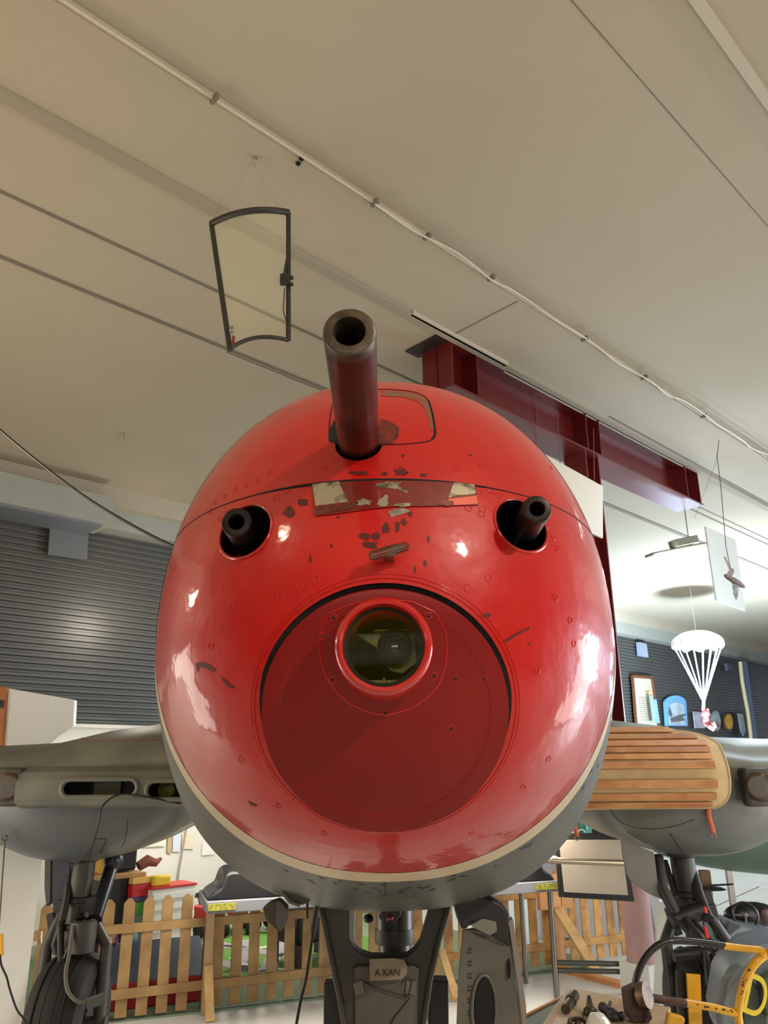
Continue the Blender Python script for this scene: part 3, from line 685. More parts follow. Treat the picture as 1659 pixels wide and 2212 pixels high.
        b.build('loose_cable', m_black, AC)
        b = MB(); b.tube([P(11, 1812, 4.98), P(8, 1850, 4.9), P(2, 1940, 4.8), P(-4, 2030, 4.7)], .0045, 8); b.lathe([(.016, 0), (.02, -.004), (.016, -.012)], P(12, 1810, 4.96), (0, 1, .3), 16); b.build('tie_wire', M('steel_wire', (120, 112, 98), .4, metal=.5), AC)
    else:
        b = MB(); b.tube([P(1420, 1850, 5.3), P(1432, 1920, 5.2), P(1462, 1978, 5.15)], .036, 14); b.tube([P(1436, 1860, 5.4), P(1466, 1960, 5.25)], .02, 10); b.tube([P(1496, 1885, 5.3), P(1512, 1940, 5.2), P(1530, 1985, 5.1)], .032, 12)
        b.tube([P(1450, 1990, 5.15), P(1520, 1965, 5.15)], .05, 14); b.tube([P(1480, 1980, 5.1), P(1545, 2070, 4.95)], .014, 8); b.tube([P(1500, 1990, 5.1), P(1560, 2060, 4.95)], .012, 8); b.tube([P(1442, 1970, 5.1), P(1500, 2030, 5.0)], .012, 8)
        b.build('drag_strut', m_geardk, leg)
        b = MB(); b.prism([P(x, y, 5.2) for x, y in [(1342,1812),(1413,1842),(1420,1900),(1437,1946),(1404,1932),(1383,1918),(1366,1908),(1355,1890),(1345,1845)]], V((.0, .02, 0))); b.build('leg_door', M('door_grey_right', (112, 110, 102), .4, var=.06, vs=4), AC, bevel=.003)
        b = MB(); b.prism([P(x, y, 5.0) for x, y in [(1522,2000),(1527,2004),(1533,2028),(1526,2026),(1524,2012)]], V((0, .02, 0))); b.prism([P(x, y, 5.0) for x, y in [(1523,1958),(1528,1962),(1529,1974),(1524,1972)]], V((0, .02, 0))); b.build('warning_streamer', M('streamer_red', (235, 60, 50), .7), leg)
        b = MB(); b.tube([P(1455, 2066, 4.95), P(1520, 2060, 4.95), P(1560, 2080, 4.95)], .03, 12); b.tube([P(1540, 2060, 4.9), P(1560, 2100, 4.85), P(1568, 2170, 4.85)], .02, 10); b.tube([P(1525,2055,4.9), P(1532,2130,4.85)], .02, 10)
        b.build('axle_frame', m_geardk, leg)
    tx = P(152 if sg < 0 else 1520, 2150, 5.2).x
    b = MB(); tp = [(.12, -.11), (.17, -.14), (.27, -.155), (.33, -.14), (.362, -.1), (.372, 0), (.362, .1), (.33, .14), (.27, .155), (.17, .14), (.12, .11)]
    b.lathe(tp, V((tx, 5.2, .372)), (1, 0, .0), 48); wh = b.build('main_wheel', m_rubber, AC)
    b = MB()
    for k in (-.08, -.03, .03, .08): b.tube([V((tx+k, 5.2+.366*math.cos(a*math.pi/20), .372+.366*math.sin(a*math.pi/20))) for a in range(40)], .006, 6, closed=True)
    b.build('tread', M('tread_rubber', (20, 19, 18), .8), wh)
    b = MB(); b.lathe([(0, -.1), (.11, -.11), (.13, -.14), (.12, .14), (.11, .11), (0, .1)], V((tx, 5.2, .385)), (1, 0, 0), 32); b.build('wheel_hub', m_gear, wh)
    b = MB()
    for s2 in (-1, 1): b.tube([V((lx_+s2*.08, 5.28, .95)), V((tx+s2*.18, 5.22, .78)), V((tx+s2*.185, 5.2, .385))], .035, 14)
    b.tube([V((tx-.225, 5.2, .385)), V((tx+.225, 5.2, .385))], .03, 12); b.build('wheel_fork', m_gear if sg < 0 else m_geardk, leg)
# left radiator intake lip in the leading edge, with two slots
b = MB(); sx0, sx1 = -2.18, -.45; zt, zb = 1.80, 1.575
prof = [(5.3, zt+.10), (5.05, zt+.045), (4.90, zt+.005), (4.82, zt-.025), (4.79, zt-.07), (4.785, (zt+zb)/2), (4.79, zb+.05), (4.82, zb+.015), (4.90, zb-.005), (5.3, zb-.02)]
R_ = [[V((x, y, z)) for y, z in prof] for x in (sx0, sx1)]
loft(b, R_); duct = b.build('radiator_fairing', [m_wing, m_dark], AC, sharp=40)
cs = []
def slot(pxa, pxb, py0, py1):
    A = P(pxa, (py0+py1)/2, 4.79); B_ = P(pxb, (py0+py1)/2, 4.79); h = abs(P(pxa, py0, 4.79).z-P(pxa, py1, 4.79).z)/2
    pts = []
    for k in range(13): a = math.pi/2+math.pi*k/12; pts.append(V((A.x+h+h*math.cos(a), 4.6, A.z+h*math.sin(a))))
    for k in range(13): a = -math.pi/2+math.pi*k/12; pts.append(V((B_.x-h+h*math.cos(a), 4.6, A.z+h*math.sin(a))))
    b = MB(); b.prism(pts, V((0, .62, 0))); c = b.build('cut', [m_wing, m_dark])
    for p in c.data.polygons: p.material_index = 1
    cs.append(c); return [V((p.x, 4.786, p.z)) for p in pts]
L1 = slot(133, 297, 1684, 1722); L2 = slot(316, 420, 1687, 1727)
for tgt in (duct, wings[-1]):
    if tgt is not duct: tgt.data.materials.append(m_dark)
    for c in cs:
        md = tgt.modifiers.new('c', 'BOOLEAN'); md.object = c; md.solver = 'EXACT'
    bpy.context.view_layer.update(); dg = bpy.context.evaluated_depsgraph_get()
    me = bpy.data.meshes.new_from_object(tgt.evaluated_get(dg)); tgt.modifiers.clear(); tgt.data = me; me.set_sharp_from_angle(angle=math.radians(35))
for c in cs: bpy.data.objects.remove(c)
for L_ in (L1, L2): b = MB(); b.tube(L_, .014, 10, closed=True); b.build('intake_lip', m_wing, duct)
b = MB(); b.lathe([(0, 0), (.05, .004), (.058, .02), (.058, .1)], P(358, 1706, 4.98), (0, 1, 0), 24); b.build('duct_cap', m_zinc, duct)
b = MB(); b.box(P(225, 1704, 5.15), (.3, .03, .08)); b.build('radiator_core', M('core_olive', (58, 58, 26), .6), duct)
b = MB(); b.box(P(210, 1703, 4.905), (.62, .01, .19)); b.build('duct_shade_plate', m_dark, duct)  # black plate added to stand for the shade deep in the slot
b = MB(); b.box(P(232, 1704, 4.89), (.16, .01, .08)); b.build('duct_core', M('core_olive', (58, 58, 26), .6), duct)
# landing lights in both leading edges
for px_, lab in ((12, 'left'), (1643, 'right')):
    c = P(px_, 1700, 4.80)
    b = MB(); b.box(c+V((0, .06, 0)), (.16, .1, .22)); lb = b.build('lamp_recess', M('recess_dark', (60, 54, 46), .5), AC, bevel=.02)
    b = MB(); b.lathe([(0, .05), (.04, .04), (.075, .0), (.080, -.005), (.080, .01)], c+V((0, -.006, 0)), (0, 1, 0), 28); b.build('lamp_reflector', M('reflector', (130, 104, 78), .15, metal=1), lb)
    b = MB(); b.lathe([(0, -.03), (.04, -.024), (.075, -.006), (.082, .0)], c+V((0, -.005, 0)), (0, 1, 0), 28); b.build('lamp_glass', glass('clear_glass', (160, 150, 136), .03, .12), lb)
# wing walk panel and red line on the left root
WT = []
for sg in (-1,): 
    bmn = bmesh.new(); bmn.from_mesh(wings[-1].data); bmn.transform(Matrix.Translation(org)); WB = BVHTree.FromBMesh(bmn); bmn.free()
groove([(150,1583),(168,1585),(178,1594),(190,1599),(250,1600),(345,1597)], .003, 'red_line', M('line_red', (120, 60, 52), .6), wings[-1], tree=WB, off=.001)
# ================================================================== SLATTED WOODEN COVER on the right leading edge
m_wood = M('slat_wood', (188, 136, 84), .5, rgb2=(160, 100, 52), vs=6, coat=.15, detail=6)
m_wood2 = M('slat_wood_pale', (206, 150, 96), .5, rgb2=(184, 122, 70), vs=7)
m_canvas = M('canvas_tan', (176, 150, 108), .85, var=.12, vs=6, bump=.2, bs=20)
X0c, X1c = 1.08, 2.02
cov = thing('wing_cover', 'roll-up cover of wooden slats and tan canvas over the right wing leading edge', 'cover', (1.6, 4.9, 1.5))
cp_ = catmull([V((0, 5.08, 2.010)), V((0, 5.02, 1.993)), V((0, 4.95, 1.962)), V((0, 4.86, 1.885)), V((0, 4.80, 1.79)), V((0, 4.79, 1.70)), V((0, 4.82, 1.62)), V((0, 4.86, 1.565)), V((0, 4.92, 1.535))], 6)
ed = []
for i, p in enumerate(cp_):
    t = i/(len(cp_)-1); xr = X1c - .50*max(0, 1-t/.36)**1.5 - .07*max(0, (t-.72)/.28)**1.5; ed.append(xr)
b = MB(); b.sheet([[V((X0c+(xr-X0c)*k/8, p.y, p.z)) for k in range(9)] for p, xr in zip(cp_, ed)]); b.build('canvas', m_canvas, cov, solid=.006)
def arc(t):
    f = t*(len(cp_)-1); i = min(int(f), len(cp_)-2); k = f-i
    p = cp_[i].lerp(cp_[i+1], k); tg_ = (cp_[i+1]-cp_[i]).normalized(); return p, tg_, ed[i]+(ed[i+1]-ed[i])*k
rows_ = [(.055, .066, 1), (.115, .066, 0), (.175, .066, 1), (.235, .066, 0), (.295, .066, 1), (.36, .062, 0), (.44, .080, 0), (.655, .070, 0), (.80, .060, 0), (.885, .050, 0), (.955, .045, 0)]
def scr_y(p): q = V((1.5, p.y, p.z))-CAM; return 1106-FPX*q.dot(Up)/q.dot(Fw)
def t_at(yy): return min((abs(scr_y(arc(k/400)[0])-yy), k/400) for k in range(401))[1]
rows_ = []
for y0, y1, mk in ((1577, 1588, 1), (1590, 1601, 0), (1603, 1615, 1), (1617, 1629, 0), (1631, 1643, 1), (1646, 1662, 0), (1683, 1702, 0), (1711, 1726, 0), (1730, 1740, 0)):
    ta, tb_ = t_at(y0), t_at(y1); rows_.append(((ta+tb_)/2, (arc(ta)[0]-arc(tb_)[0]).length, mk))
for t, wd, mk in rows_:
    p, tg_, xr = arc(t); nrm = tg_.cross(V((1, 0, 0))); nrm = nrm if nrm.y < 0 else -nrm
    if t < .3 and nrm.z < 0: nrm = -nrm
    x1 = xr-.075
    b = MB(); c = V(((X0c+x1)/2, p.y, p.z))+nrm*.013; b.box(c, (x1-X0c, wd, .013), (V((1, 0, 0)), tg_, nrm)); b.build('slat', m_wood2 if mk else m_wood, cov, bevel=.004)
b = MB(); b.tube([V((xr, p.y, p.z)) for p, xr in zip(cp_, ed)], .007, 8); b.build('hem', M('hem_tan', (196, 172, 128), .8), cov)
m_strap = M('strap_orange', (176, 84, 50), .7)
for sx, seq in ((0, [(1533,1738),(1531,1760),(1538,1785),(1541,1800)]), (1, [(1243,1740),(1239,1765),(1243,1790),(1246,1806)])):
    b = MB(); pts = [P(x, y, 4.93) for x, y in seq]; rowsS = []
    for p in catmull(pts, 4): rowsS.append([p+V((-.014, 0, 0)), p+V((.014, 0, 0))])
    b.sheet(rowsS); st_ = b.build('strap', m_strap, cov, solid=.003)
    b = MB(); e_ = pts[-1]; b.tube([e_+V((.014*math.cos(a*math.pi/6), 0, -.012+.013*math.sin(a*math.pi/6))) for a in range(12)], .0025, 6, closed=True); b.build('strap_ring', M('ring_brass', (140, 110, 70), .4, metal=.7), st_)
# ================================================================== RED STEEL PORTAL
m_steel = M('oxide_red_steel', (88, 20, 19), .33, var=.08, vs=2)
bt = PZ(940, 747, CEIL); A0 = V((bt.x, bt.y, 0)); B0 = A0 + D1*4.45
zb_, zt_ = 4.68, 5.10
PB = thing('steel_beam', 'dark red steel I-beam hanging under the ceiling with stiffeners and its column', 'beam', (A0.x, A0.y, zb_))
hw_ = .17
b = MB(); b.box((A0+B0)/2+ZZ*((zb_+zt_)/2)-N1*0, ((B0-A0).length, .014, zt_-zb_), (D1, N1, ZZ)); b.build('web', m_steel, PB)
for z_, nm in ((zb_, 'bottom_flange'), (zt_-.01, 'top_flange')):
    b = MB(); b.box((A0+B0)/2+ZZ*z_, ((B0-A0).length, hw_*2, .02), (D1, N1, ZZ)); b.build(nm, m_steel, PB)
def spos(px, py, z): return (PZ(px, py, z)-A0).dot(D1)
for s_ in (.02, .34, 2.0, 2.24, 4.1, 4.42):
    b = MB(); b.box(A0+D1*s_+ZZ*((zb_+zt_)/2), (.016, hw_*1.9, zt_-zb_), (D1, N1, ZZ)); b.build('stiffener', m_steel, PB)
cc = A0+D1*2.12
ccz = cc+ZZ*((zb_+1.45)/2)
b = MB(); b.box(ccz, (.22, .014, zb_-1.45), (D1, N1, ZZ))
for s2 in (-1, 1): b.box(ccz+D1*s2*.115, (.018, .24, zb_-1.45), (D1, N1, ZZ))
b.build('column', m_steel, PB)
b = MB(); b.box(A0-D1*.05+ZZ*(CEIL-.008), (.16, .44, .012), (D1, N1, ZZ)); b.build('ceiling_plate', M('plate_black', (40, 26, 24), .6), PB)
# ================================================================== HANGING THINGS
m_wire = M('thin_wire', (70, 66, 60), .5)
# cockpit canopy panel
CP_ = thing('canopy_panel', 'curved cockpit glazing panel in a black frame hung on thin wires from the ceiling', 'canopy panel', P(540, 762, 3.56))
Yc = 3.5
def arcpts(a, m_, c_, Y0, Y1, Y2, n=12):
    out = []
    for i in range(n+1):
        t = i/n; x = (1-t)**2*a[0]+2*t*(1-t)*m_[0]+t*t*c_[0]; y = (1-t)**2*a[1]+2*t*(1-t)*m_[1]+t*t*c_[1]; Yq = (1-t)**2*Y0+2*t*(1-t)*Y1+t*t*Y2
        out.append(P(x, y, Yq))
    return out
topA = arcpts((457, 483), (530, 442), (623, 459), 3.56, 3.36, 3.52); botA = arcpts((499, 752), (550, 715), (623, 735), 3.58, 3.44, 3.52)
m_frame = M('canopy_frame', (40, 36, 30), .5, var=.2, vs=20)
b = MB(); b.tube(topA, .018, 10); b.build('frame_arch', m_frame, CP_)
b = MB(); b.tube(botA, .011, 10); b.build('frame_arch', m_frame, CP_)
b = MB(); b.tube([topA[0], topA[0].lerp(botA[0], .5)+V((-.004, 0, 0)), P(497, 757, 3.58)], .015, 10); b.build('frame_rail', m_frame, CP_)
b = MB(); b.tube([topA[-1], botA[-1]], .0135, 10); b.build('frame_rail', m_frame, CP_)
b = MB(); b.sheet([[a_.lerp(c_, k/6) for k in range(7)] for a_, c_ in zip(topA, botA)]); b.build('glazing', glass('aged_perspex', (226, 222, 176), .06, .10), CP_, solid=.004)
b = MB(); b.box(P(616, 604, 3.49), (.052, .03, .058)); b.box(P(630, 600, 3.49), (.02, .02, .016)); b.box(P(630, 614, 3.49), (.02, .02, .014)); b.bar(P(620, 560, 3.5), P(614, 592, 3.49), .012, .012); lk = b.build('lock_box', m_frame, CP_, bevel=.003)
b = MB(); b.tube([P(615, 622, 3.49), P(612, 672, 3.49), P(620, 700, 3.49)], .003, 6); b.build('lock_rod', m_frame, CP_)
b = MB(); b.box(P(500, 712, 3.55), (.02, .02, .035)); b.build('latch', m_chipg, CP_); b = MB(); b.box(P(504, 734, 3.55), (.012, .014, .04)); b.build('latch', M('latch_red', (130, 40, 36), .5), CP_)
hk = PZ(547, 338, CEIL)
for e_ in (topA[1], topA[-2]):
    b = MB(); b.tube([hk, P(545, 350, hk.y+.02), e_], .0012, 5); b.build('hanging_wire', M('pale_wire', (150, 140, 120), .6), CP_)
b = MB(); b.tube([hk, hk+V((0, 0, -.05)), hk+V((.012, 0, -.07)), hk+V((.02, 0, -.05))], .004, 6); b.box(hk+V((.02, 0, -.01)), (.012, .012, .02)); tag(b.build('ceiling_hook', m_chipg), 'small grey ceiling hook above the canopy panel wires', 'hook')
hk2 = PZ(262, 936, CEIL); b = MB(); b.tube([hk2, hk2+V((-.02, 0, -.06)), hk2+V((-.05, 0, -.08))], .006, 6); b.tube([hk2+V((.03, 0, 0)), hk2+V((.04, 0, -.08))], .006, 6); tag(b.build('ceiling_hook', m_chipg), 'small double hook in the ceiling above the left wing', 'hook')
# white conduit along the ceiling step with clips and sagging cable
cdt = thing('ceiling_conduit', 'white cable conduit clipped along the ceiling step from upper left to right', 'conduit', SM(2, mA, CEIL))
b = MB(); b.tube([SM(-6, mA-.03, CEIL-.01), SM(26, mA-.03, CEIL-.01)], .009, 8); b.build('conduit', m_batten, cdt)
m_cable = M('white_cable', (196, 188, 170), .5)
rr = random.Random(5); pts = []
s_ = PZ(795, 440, CEIL).dot(D1)
while s_ < 24:
    pts.append(SM(s_, mA-.06+rr.uniform(-.02, .02), CEIL-.02-rr.uniform(0, .03))); s_ += rr.uniform(.18, .4)
b = MB(); b.tube(catmull(pts, 4), .0065, 6); b.build('sagging_cable', m_cable, cdt)
for px, py in [(462,210),(800,440),(920,508),(1058,598),(1240,738),(1375,818),(1490,905)]:
    q = PZ(px, py, CEIL); q = SM(q.dot(D1), mA-.04, CEIL-.015); b = MB(); b.box(q, (.02, .06, .035), (D1, N1, ZZ)); b.build('clip', m_seam, cdt)
for px, py in ((651, 341), (644, 351)):
    q = PZ(px, py, CEIL); b = MB(); b.box(q-ZZ*.0, (.022, .02, .03), (D1, N1, ZZ)); b.build('black_clip', m_dark, cdt)
# black cable swinging down to the aircraft
b = MB(); b.tube(catmull([P(-60, 868, 3.4), P(0, 928, 3.3), P(90, 1003, 3.15), P(180, 1070, 3.0), P(260, 1120, 2.85), P(345, 1166, 2.7), P(420, 1200, 2.6)], 10), .0058, 8); tag(b.build('black_cable', m_black), 'long black cable sagging from the upper left towards the red nose', 'cable')
# white sign board behind the nose, hung from the beam
b = MB(); b.prism([P(x, y, 6.6) for x, y in [(1150, 965), (1303, 1050), (1303, 1163), (1150, 1095)]], V((-.01, .02, 0))); sb = b.build('hanging_board', M('board_white', (214, 210, 196), .6), bevel=.006); tag(sb, 'white board hung on wires under the red beam beside the nose', 'board')
for (x0, y0, x1, y1) in ((1158, 862, 1158, 975), (1203, 885, 1210, 1000), (1282, 925, 1284, 1040)):
    b = MB(); b.tube([P(x0, y0, 6.55), P(x1, y1, 6.6)], .004, 5); b.build('hanging_wire', M('beam_wire', (120, 60, 60), .5), sb)
# fluorescent fitting
FL = thing('fluorescent_lamp', 'hanging fluorescent lamp with one glowing white tube under the ceiling', 'lamp', P(1470, 1222, 8.6))
fa_, fb_ = P(1424, 1212, 8.6), P(1526, 1190, 8.9)
b = MB(); b.tube([fa_, fb_], .05, 16); b.build('tube', emis('tube_glow', (255, 255, 255), 9), FL)
b = MB(); b.bar(P(1402, 1203, 8.7)+ZZ*.02, P(1526, 1178, 9.0)+ZZ*.02, .16, .03); b.bar(P(1455, 1190, 8.75)+ZZ*.08, P(1502, 1180, 8.88)+ZZ*.08, .14, .09); b.build('housing', M('lamp_housing', (120, 118, 104), .5), FL, bevel=.01)
b = MB(); q = P(1490, 1182, 8.85); b.tube([q, V((q.x, q.y, CEIL))], .005, 6); b.build('hanging_wire', m_wire, FL)
# hanging white panel and model aircraft
b = MB(); b.prism([P(x, y, Yq) for x, y, Yq in [(1524, 1137, 8.2), (1589, 1166, 8.7), (1610, 1320, 8.7), (1548, 1297, 8.2)]], V((-.01, .015, 0))); hp = b.build('blank_sign', M('panel_white', (196, 196, 186), .6)); tag(hp, 'tall white panel hanging behind the small model aircraft', 'panel')
MA = thing('model_aircraft', 'small grey-brown model aircraft hanging on a dark string before a white panel', 'model aircraft', P(1585, 1255, 7.4))
m_model = M('model_grey', (108, 94, 86), .5, var=.25, vs=30)
a_, c_ = P(1565, 1242, 7.4), P(1609, 1269, 7.3)
b = MB(); b.tube([a_, a_.lerp(c_, .15), a_.lerp(c_, .5), a_.lerp(c_, .8), c_], [.014, .024, .03, .026, .012], 14); b.build('fuselage', m_model, MA)
b = MB(); b.prism([P(x, y, 7.36) for x, y in [(1573,1234),(1584,1226),(1586,1236),(1578,1250),(1570,1246)]], V((0, .012, 0))); b.build('tail_fin', m_model, MA)
b = MB(); b.prism([P(x, y, Yq) for x, y, Yq in [(1582,1262,7.35),(1596,1266,7.3),(1594,1290,7.15),(1590,1297,7.1),(1585,1286,7.15)]], V((0, .006, .01))); b.build('wing', M('model_wing', (160, 156, 156), .5, rgb2=(70, 64, 66), vs=40), MA)
b = MB(); b.prism([P(x, y, Yq) for x, y, Yq in [(1564,1204,7.7),(1568,1204,7.7),(1580,1228,7.45),(1575,1232,7.45)]], V((0, .006, .01))); b.build('wing', M('model_wing_pink', (180, 150, 144), .5), MA)
cs_ = PZ(1553, 952, CEIL)
b = MB(); b.tube([P(1553, 952, cs_.y), P(1549, 985, 7.6), P(1557, 1050, 7.5), P(1568, 1180, 7.42), P(1580, 1238, 7.4)], .004, 6); b.build('string', m_wire, MA)
b = MB(); b.tube([P(1553, 952, cs_.y), P(1546, 1000, 7.7), P(1500, 1120, 8.3)], .0018, 5); tag(b.build('thin_wire', m_wire), 'thin wire slanting from the ceiling hook of the model aircraft', 'wire')
# parachute
PYc = 15.0
PA = thing('toy_parachute', 'white model parachute with many cords and a pink dummy hanging high on the right', 'parachute', P(1520, 1560, PYc))
cC = P(1507, 1392, PYc); rad = 51/1660*(PYc*.95+2*.31)
m_para = M('parachute_cloth', (250, 250, 250), .6, bump=.6, bs=14, bumpdist=.05)
b = MB(); rows_ = []
for i in range(9):
    t = i/8; r_ = rad*math.sin(t*math.pi*.5)**.9; row = []
    for k in range(49):
        a = 2*math.pi*k/48; rp = r_*(1+.05*math.sin(12*a)*t); row.append(cC+V((rp*math.cos(a), rp*math.sin(a), .27*(1-t**1.5)+.03*math.sin(12*a)*t)))
    rows_.append(row)
for row_ in [[cC+V((p.x-cC.x, p.y-cC.y, -.07+.03*math.sin(i*1.3)))*1 for i, p in enumerate(rows_[-1])]]: rows_.append(row_)
b.sheet(rows_); b.build('canopy', m_para, PA, solid=.008)
m_cord = M('cord_white', (236, 238, 240), .6); jn = P(1520, 1515, PYc)
for k in range(16):
    a = 2*math.pi*(k+.5)/16; e = cC+V((rad*.93*math.cos(a), rad*.93*math.sin(a), -.06)); b = MB(); b.tube([e, e.lerp(jn, .5)+V((0, 0, -.01)), jn+V((.012*math.cos(a), .012*math.sin(a), 0))], .012, 6); b.build('cord', m_cord, PA)
b = MB(); b.tube([jn, P(1519, 1535, PYc)], .03, 10); b.build('riser', m_cord, PA)
fg = P(1524, 1545, PYc); KS = 1.35
def q_(x, y, z): return fg+V((x, y, z))*KS
b = MB(); b.ell(q_(.0, 0, .02), (.08, .07, .09)); b.ell(q_(.0, 0, -.07), (.07, .07, .12)); b.tube([q_(-.02, 0, -.1), q_(-.01, -.1, -.16), q_(.05, -.1, -.2)], .038, 8); b.tube([q_(.03, 0, -.1), q_(.06, -.1, -.12), q_(.07, -.1, -.18)], .038, 8); b.tube([q_(-.04, 0, 0), q_(-.02, -.02, .09)], .024, 8); b.tube([q_(.05, 0, 0), q_(.03, -.02, .09)], .024, 8)
b.build('dummy', M('dummy_pink', (150, 70, 66), .7, rgb2=(90, 36, 30), vs=20), PA)
b = MB(); tp_ = cC+V((0, 0, .27)); b.tube([tp_, V((tp_.x, tp_.y, CEIL))], .004, 6); b.build('hanging_wire', m_cord, PA)
# ================================================================== WALL DISPLAYS on the right, high up
m_wf = M('brown_frame', (110, 66, 40), .5)
fb1 = thing('notice_board', 'tall cream notice board in a brown wooden frame on the dark ribbed wall', 'notice board', PM(1390, 1560, WALLM-.1))
b = MB(); b.prism([PM(x, y, WALLM-.12) for x, y in [(1367,1462),(1408,1465),(1422,1572),(1376,1572)]], N1*.05); b.build('sheet', M('notice_paper', (196, 186, 160), .7, var=.06, vs=6), fb1)
qs = [PM(x, y, WALLM-.14) for x, y in [(1366,1461),(1408,1464),(1423,1572)]]; q4 = PM(1375, 1572, WALLM-.14)
b = MB(); b.bar(qs[0], qs[1], .05, .06); b.bar(qs[1], qs[2], .05, .05, N1); b.bar(q4, qs[0], .05, .05, N1); b.build('frame', m_wf, fb1)
b = MB()
for k in range(12): b.prism([PM(x, y, WALLM-.13) for x, y in [(1379+k*.4,1505+k*4.5),(1402+k*.5,1506+k*4.5),(1402+k*.5,1507+k*4.5),(1379+k*.4,1506+k*4.5)]], N1*.005)
b.build('text_lines', M('text_grey', (150, 140, 118), .8), fb1)
b = MB(); b.prism([PM(x, y, WALLM-.15) for x, y in [(1395,1495),(1408,1492),(1410,1497),(1397,1499)]], N1*.02); b.build('paper_slip', M('slip_yellow', (240, 214, 150), .7), fb1)
wallplate('blue_panel', [(1406,1503),(1410,1501),(1421,1562),(1414,1562)], M('panel_blue', (140, 170, 225), .5), 'narrow upright blue panel right beside the framed notice board', 'panel', .3, .04)
wallplate('blue_panel', [(1414,1512),(1418,1510),(1426,1562),(1420,1562)], M('panel_blue', (140, 170, 225), .5), 'second narrow blue panel, between the first one and the blue arch', 'panel', .3, .04)
def archpts(cx, y0, y1, w_, lean=0, n=10):
    out = [(cx-w_/2+lean, y1)]
    for k in range(n+1):
        a = math.pi-math.pi*k/n; out.append((cx+w_/2*math.cos(a)-lean*.2, y0+w_*.38-w_*.38*math.sin(a)))
    out.append((cx+w_/2+lean, y1)); return out
ar = thing('arched_display', 'pale blue arched display panel with a grey aircraft picture on the ribbed wall', 'display panel', PM(1462, 1560, WALLM-.1))
b = MB(); b.prism([PM(x, y, WALLM-.14) for x, y in archpts(1460, 1502, 1568, 46, 3)], N1*.05); b.build('panel', M('arch_blue', (120, 176, 226), .5), ar)
b = MB(); b.prism([PM(x, y, WALLM-.16) for x, y in archpts(1462, 1517, 1566, 32, 2)], N1*.03); b.build('picture', M('picture_grey', (196, 206, 210), .5, rgb2=(150, 168, 178), vs=3), ar)
b = MB(); b.prism([PM(x, y, WALLM-.18) for x, y in [(1447,1527),(1453,1545),(1449,1549),(1446,1540)]], N1*.02); b.prism([PM(x, y, WALLM-.18) for x, y in [(1449,1552),(1470,1544),(1484,1542),(1474,1550),(1482,1556),(1452,1560)]], N1*.02); b.build('motif', m_plate, ar)
def picture(px, mat, name, label, rim=None, disc=None):
    b = MB(); b.prism([PM(x, y, WALLM-.15) for x, y in px], N1*.04); o = b.build(name, [mat]); tag(o, label, 'plaque'); return o
picture([(1499,1537),(1520,1539),(1524,1573),(1503,1573)], M('poster_lilac', (196, 190, 210), .5, rgb2=(150, 150, 150), vs=5), 'small_poster', 'small pale lilac poster on the wall just left of the parachute dummy')
def ellp(cx, cy, rx, ry, n=28, tilt=-.25): return [(cx+rx*math.cos(2*math.pi*k/n)+ry*math.sin(2*math.pi*k/n)*-tilt*.3, cy+ry*math.sin(2*math.pi*k/n)) for k in range(n)]
rd = picture(ellp(1547,1557,10,22), M('disc_silver', (170, 184, 180), .35, metal=.3, rgb2=(120, 130, 128), vs=4), 'round_plaque', 'silver grey oval plaque with a dark notch on the ribbed wall')
b = MB(); b.prism([PM(x, y, WALLM-.17) for x, y in [(1543,1559),(1551,1572),(1556,1570),(1549,1561)]], N1*.02); b.build('notch', m_plate, rd)
yd = picture(ellp(1575,1559,9,19), M('disc_brown', (120, 86, 50), .5), 'round_plaque', 'round yellow plaque with a brown rim on the ribbed wall')
b = MB(); b.prism([PM(x, y, WALLM-.17) for x, y in ellp(1576,1559,7,16)], N1*.02); b.build('face', M('disc_yellow', (224, 170, 50), .5, rgb2=(190, 136, 40), vs=8), yd)
fd = picture([(1590,1536),(1608,1539),(1616,1590),(1598,1592)], M('frame_black', (30, 30, 36), .5), 'framed_shield', 'black framed picture of a pale shield beside the blue pipe')
b = MB(); b.prism([PM(x, y, WALLM-.17) for x, y in [(1594,1541),(1605,1543),(1611,1578),(1606,1590),(1601,1580)]], N1*.02); b.build('picture', M('shield_pale', (150, 170, 196), .5, rgb2=(200, 200, 150), vs=6), fd)
b = MB(); b.prism([PM(x, y, WALLM-.5) for x, y in [(1603,1428),(1613,1428),(1640,1620),(1630,1620)]], N1*.06); tag(b.build('blue_column', M('column_blue', (92, 112, 150), .5)), 'slim blue steel column standing against the far right wall', 'column')
b = MB(); b.tube(catmull([PM(1599,1430,WALLM-.6), PM(1603,1470,WALLM-.6), PM(1610,1510,WALLM-.6), PM(1617,1550,WALLM-.6), PM(1625,1620,WALLM-.6)]), .05, 8); tag(b.build('rolled_banner', M('banner_cream', (214, 200, 150), .7)), 'cream rolled banner hanging left of the slim blue column', 'banner')
# white fin-like board with wooden edge, left above the wing
fbd = thing('angular_board', 'white angular board with an orange wooden edge above the left wing', 'board', P(80, 1604, 8.3))
b = MB(); b.prism([P(x, y, 8.25) for x, y in [(13,1486),(161,1512),(158,1569),(125,1590),(69,1640),(2,1640)]], V((0, .08, 0))); b.build('board', M('board_cool_white', (236, 240, 240), .6), fbd, bevel=.01)
b = MB(); b.prism([P(x, y, 8.2) for x, y in [(-14,1480),(14,1486),(3,1640),(-20,1640)]], V((0, .14, 0))); wd_ = b.build('wood_edge', M('orange_wood', (196, 122, 50), .45, rgb2=(170, 98, 40), vs=5), fbd, bevel=.01)
b = MB(); b.tube([P(2, 1512, 8.17), P(1, 1528, 8.17)], .02, 8); b.build('hinge', m_geardk, fbd)
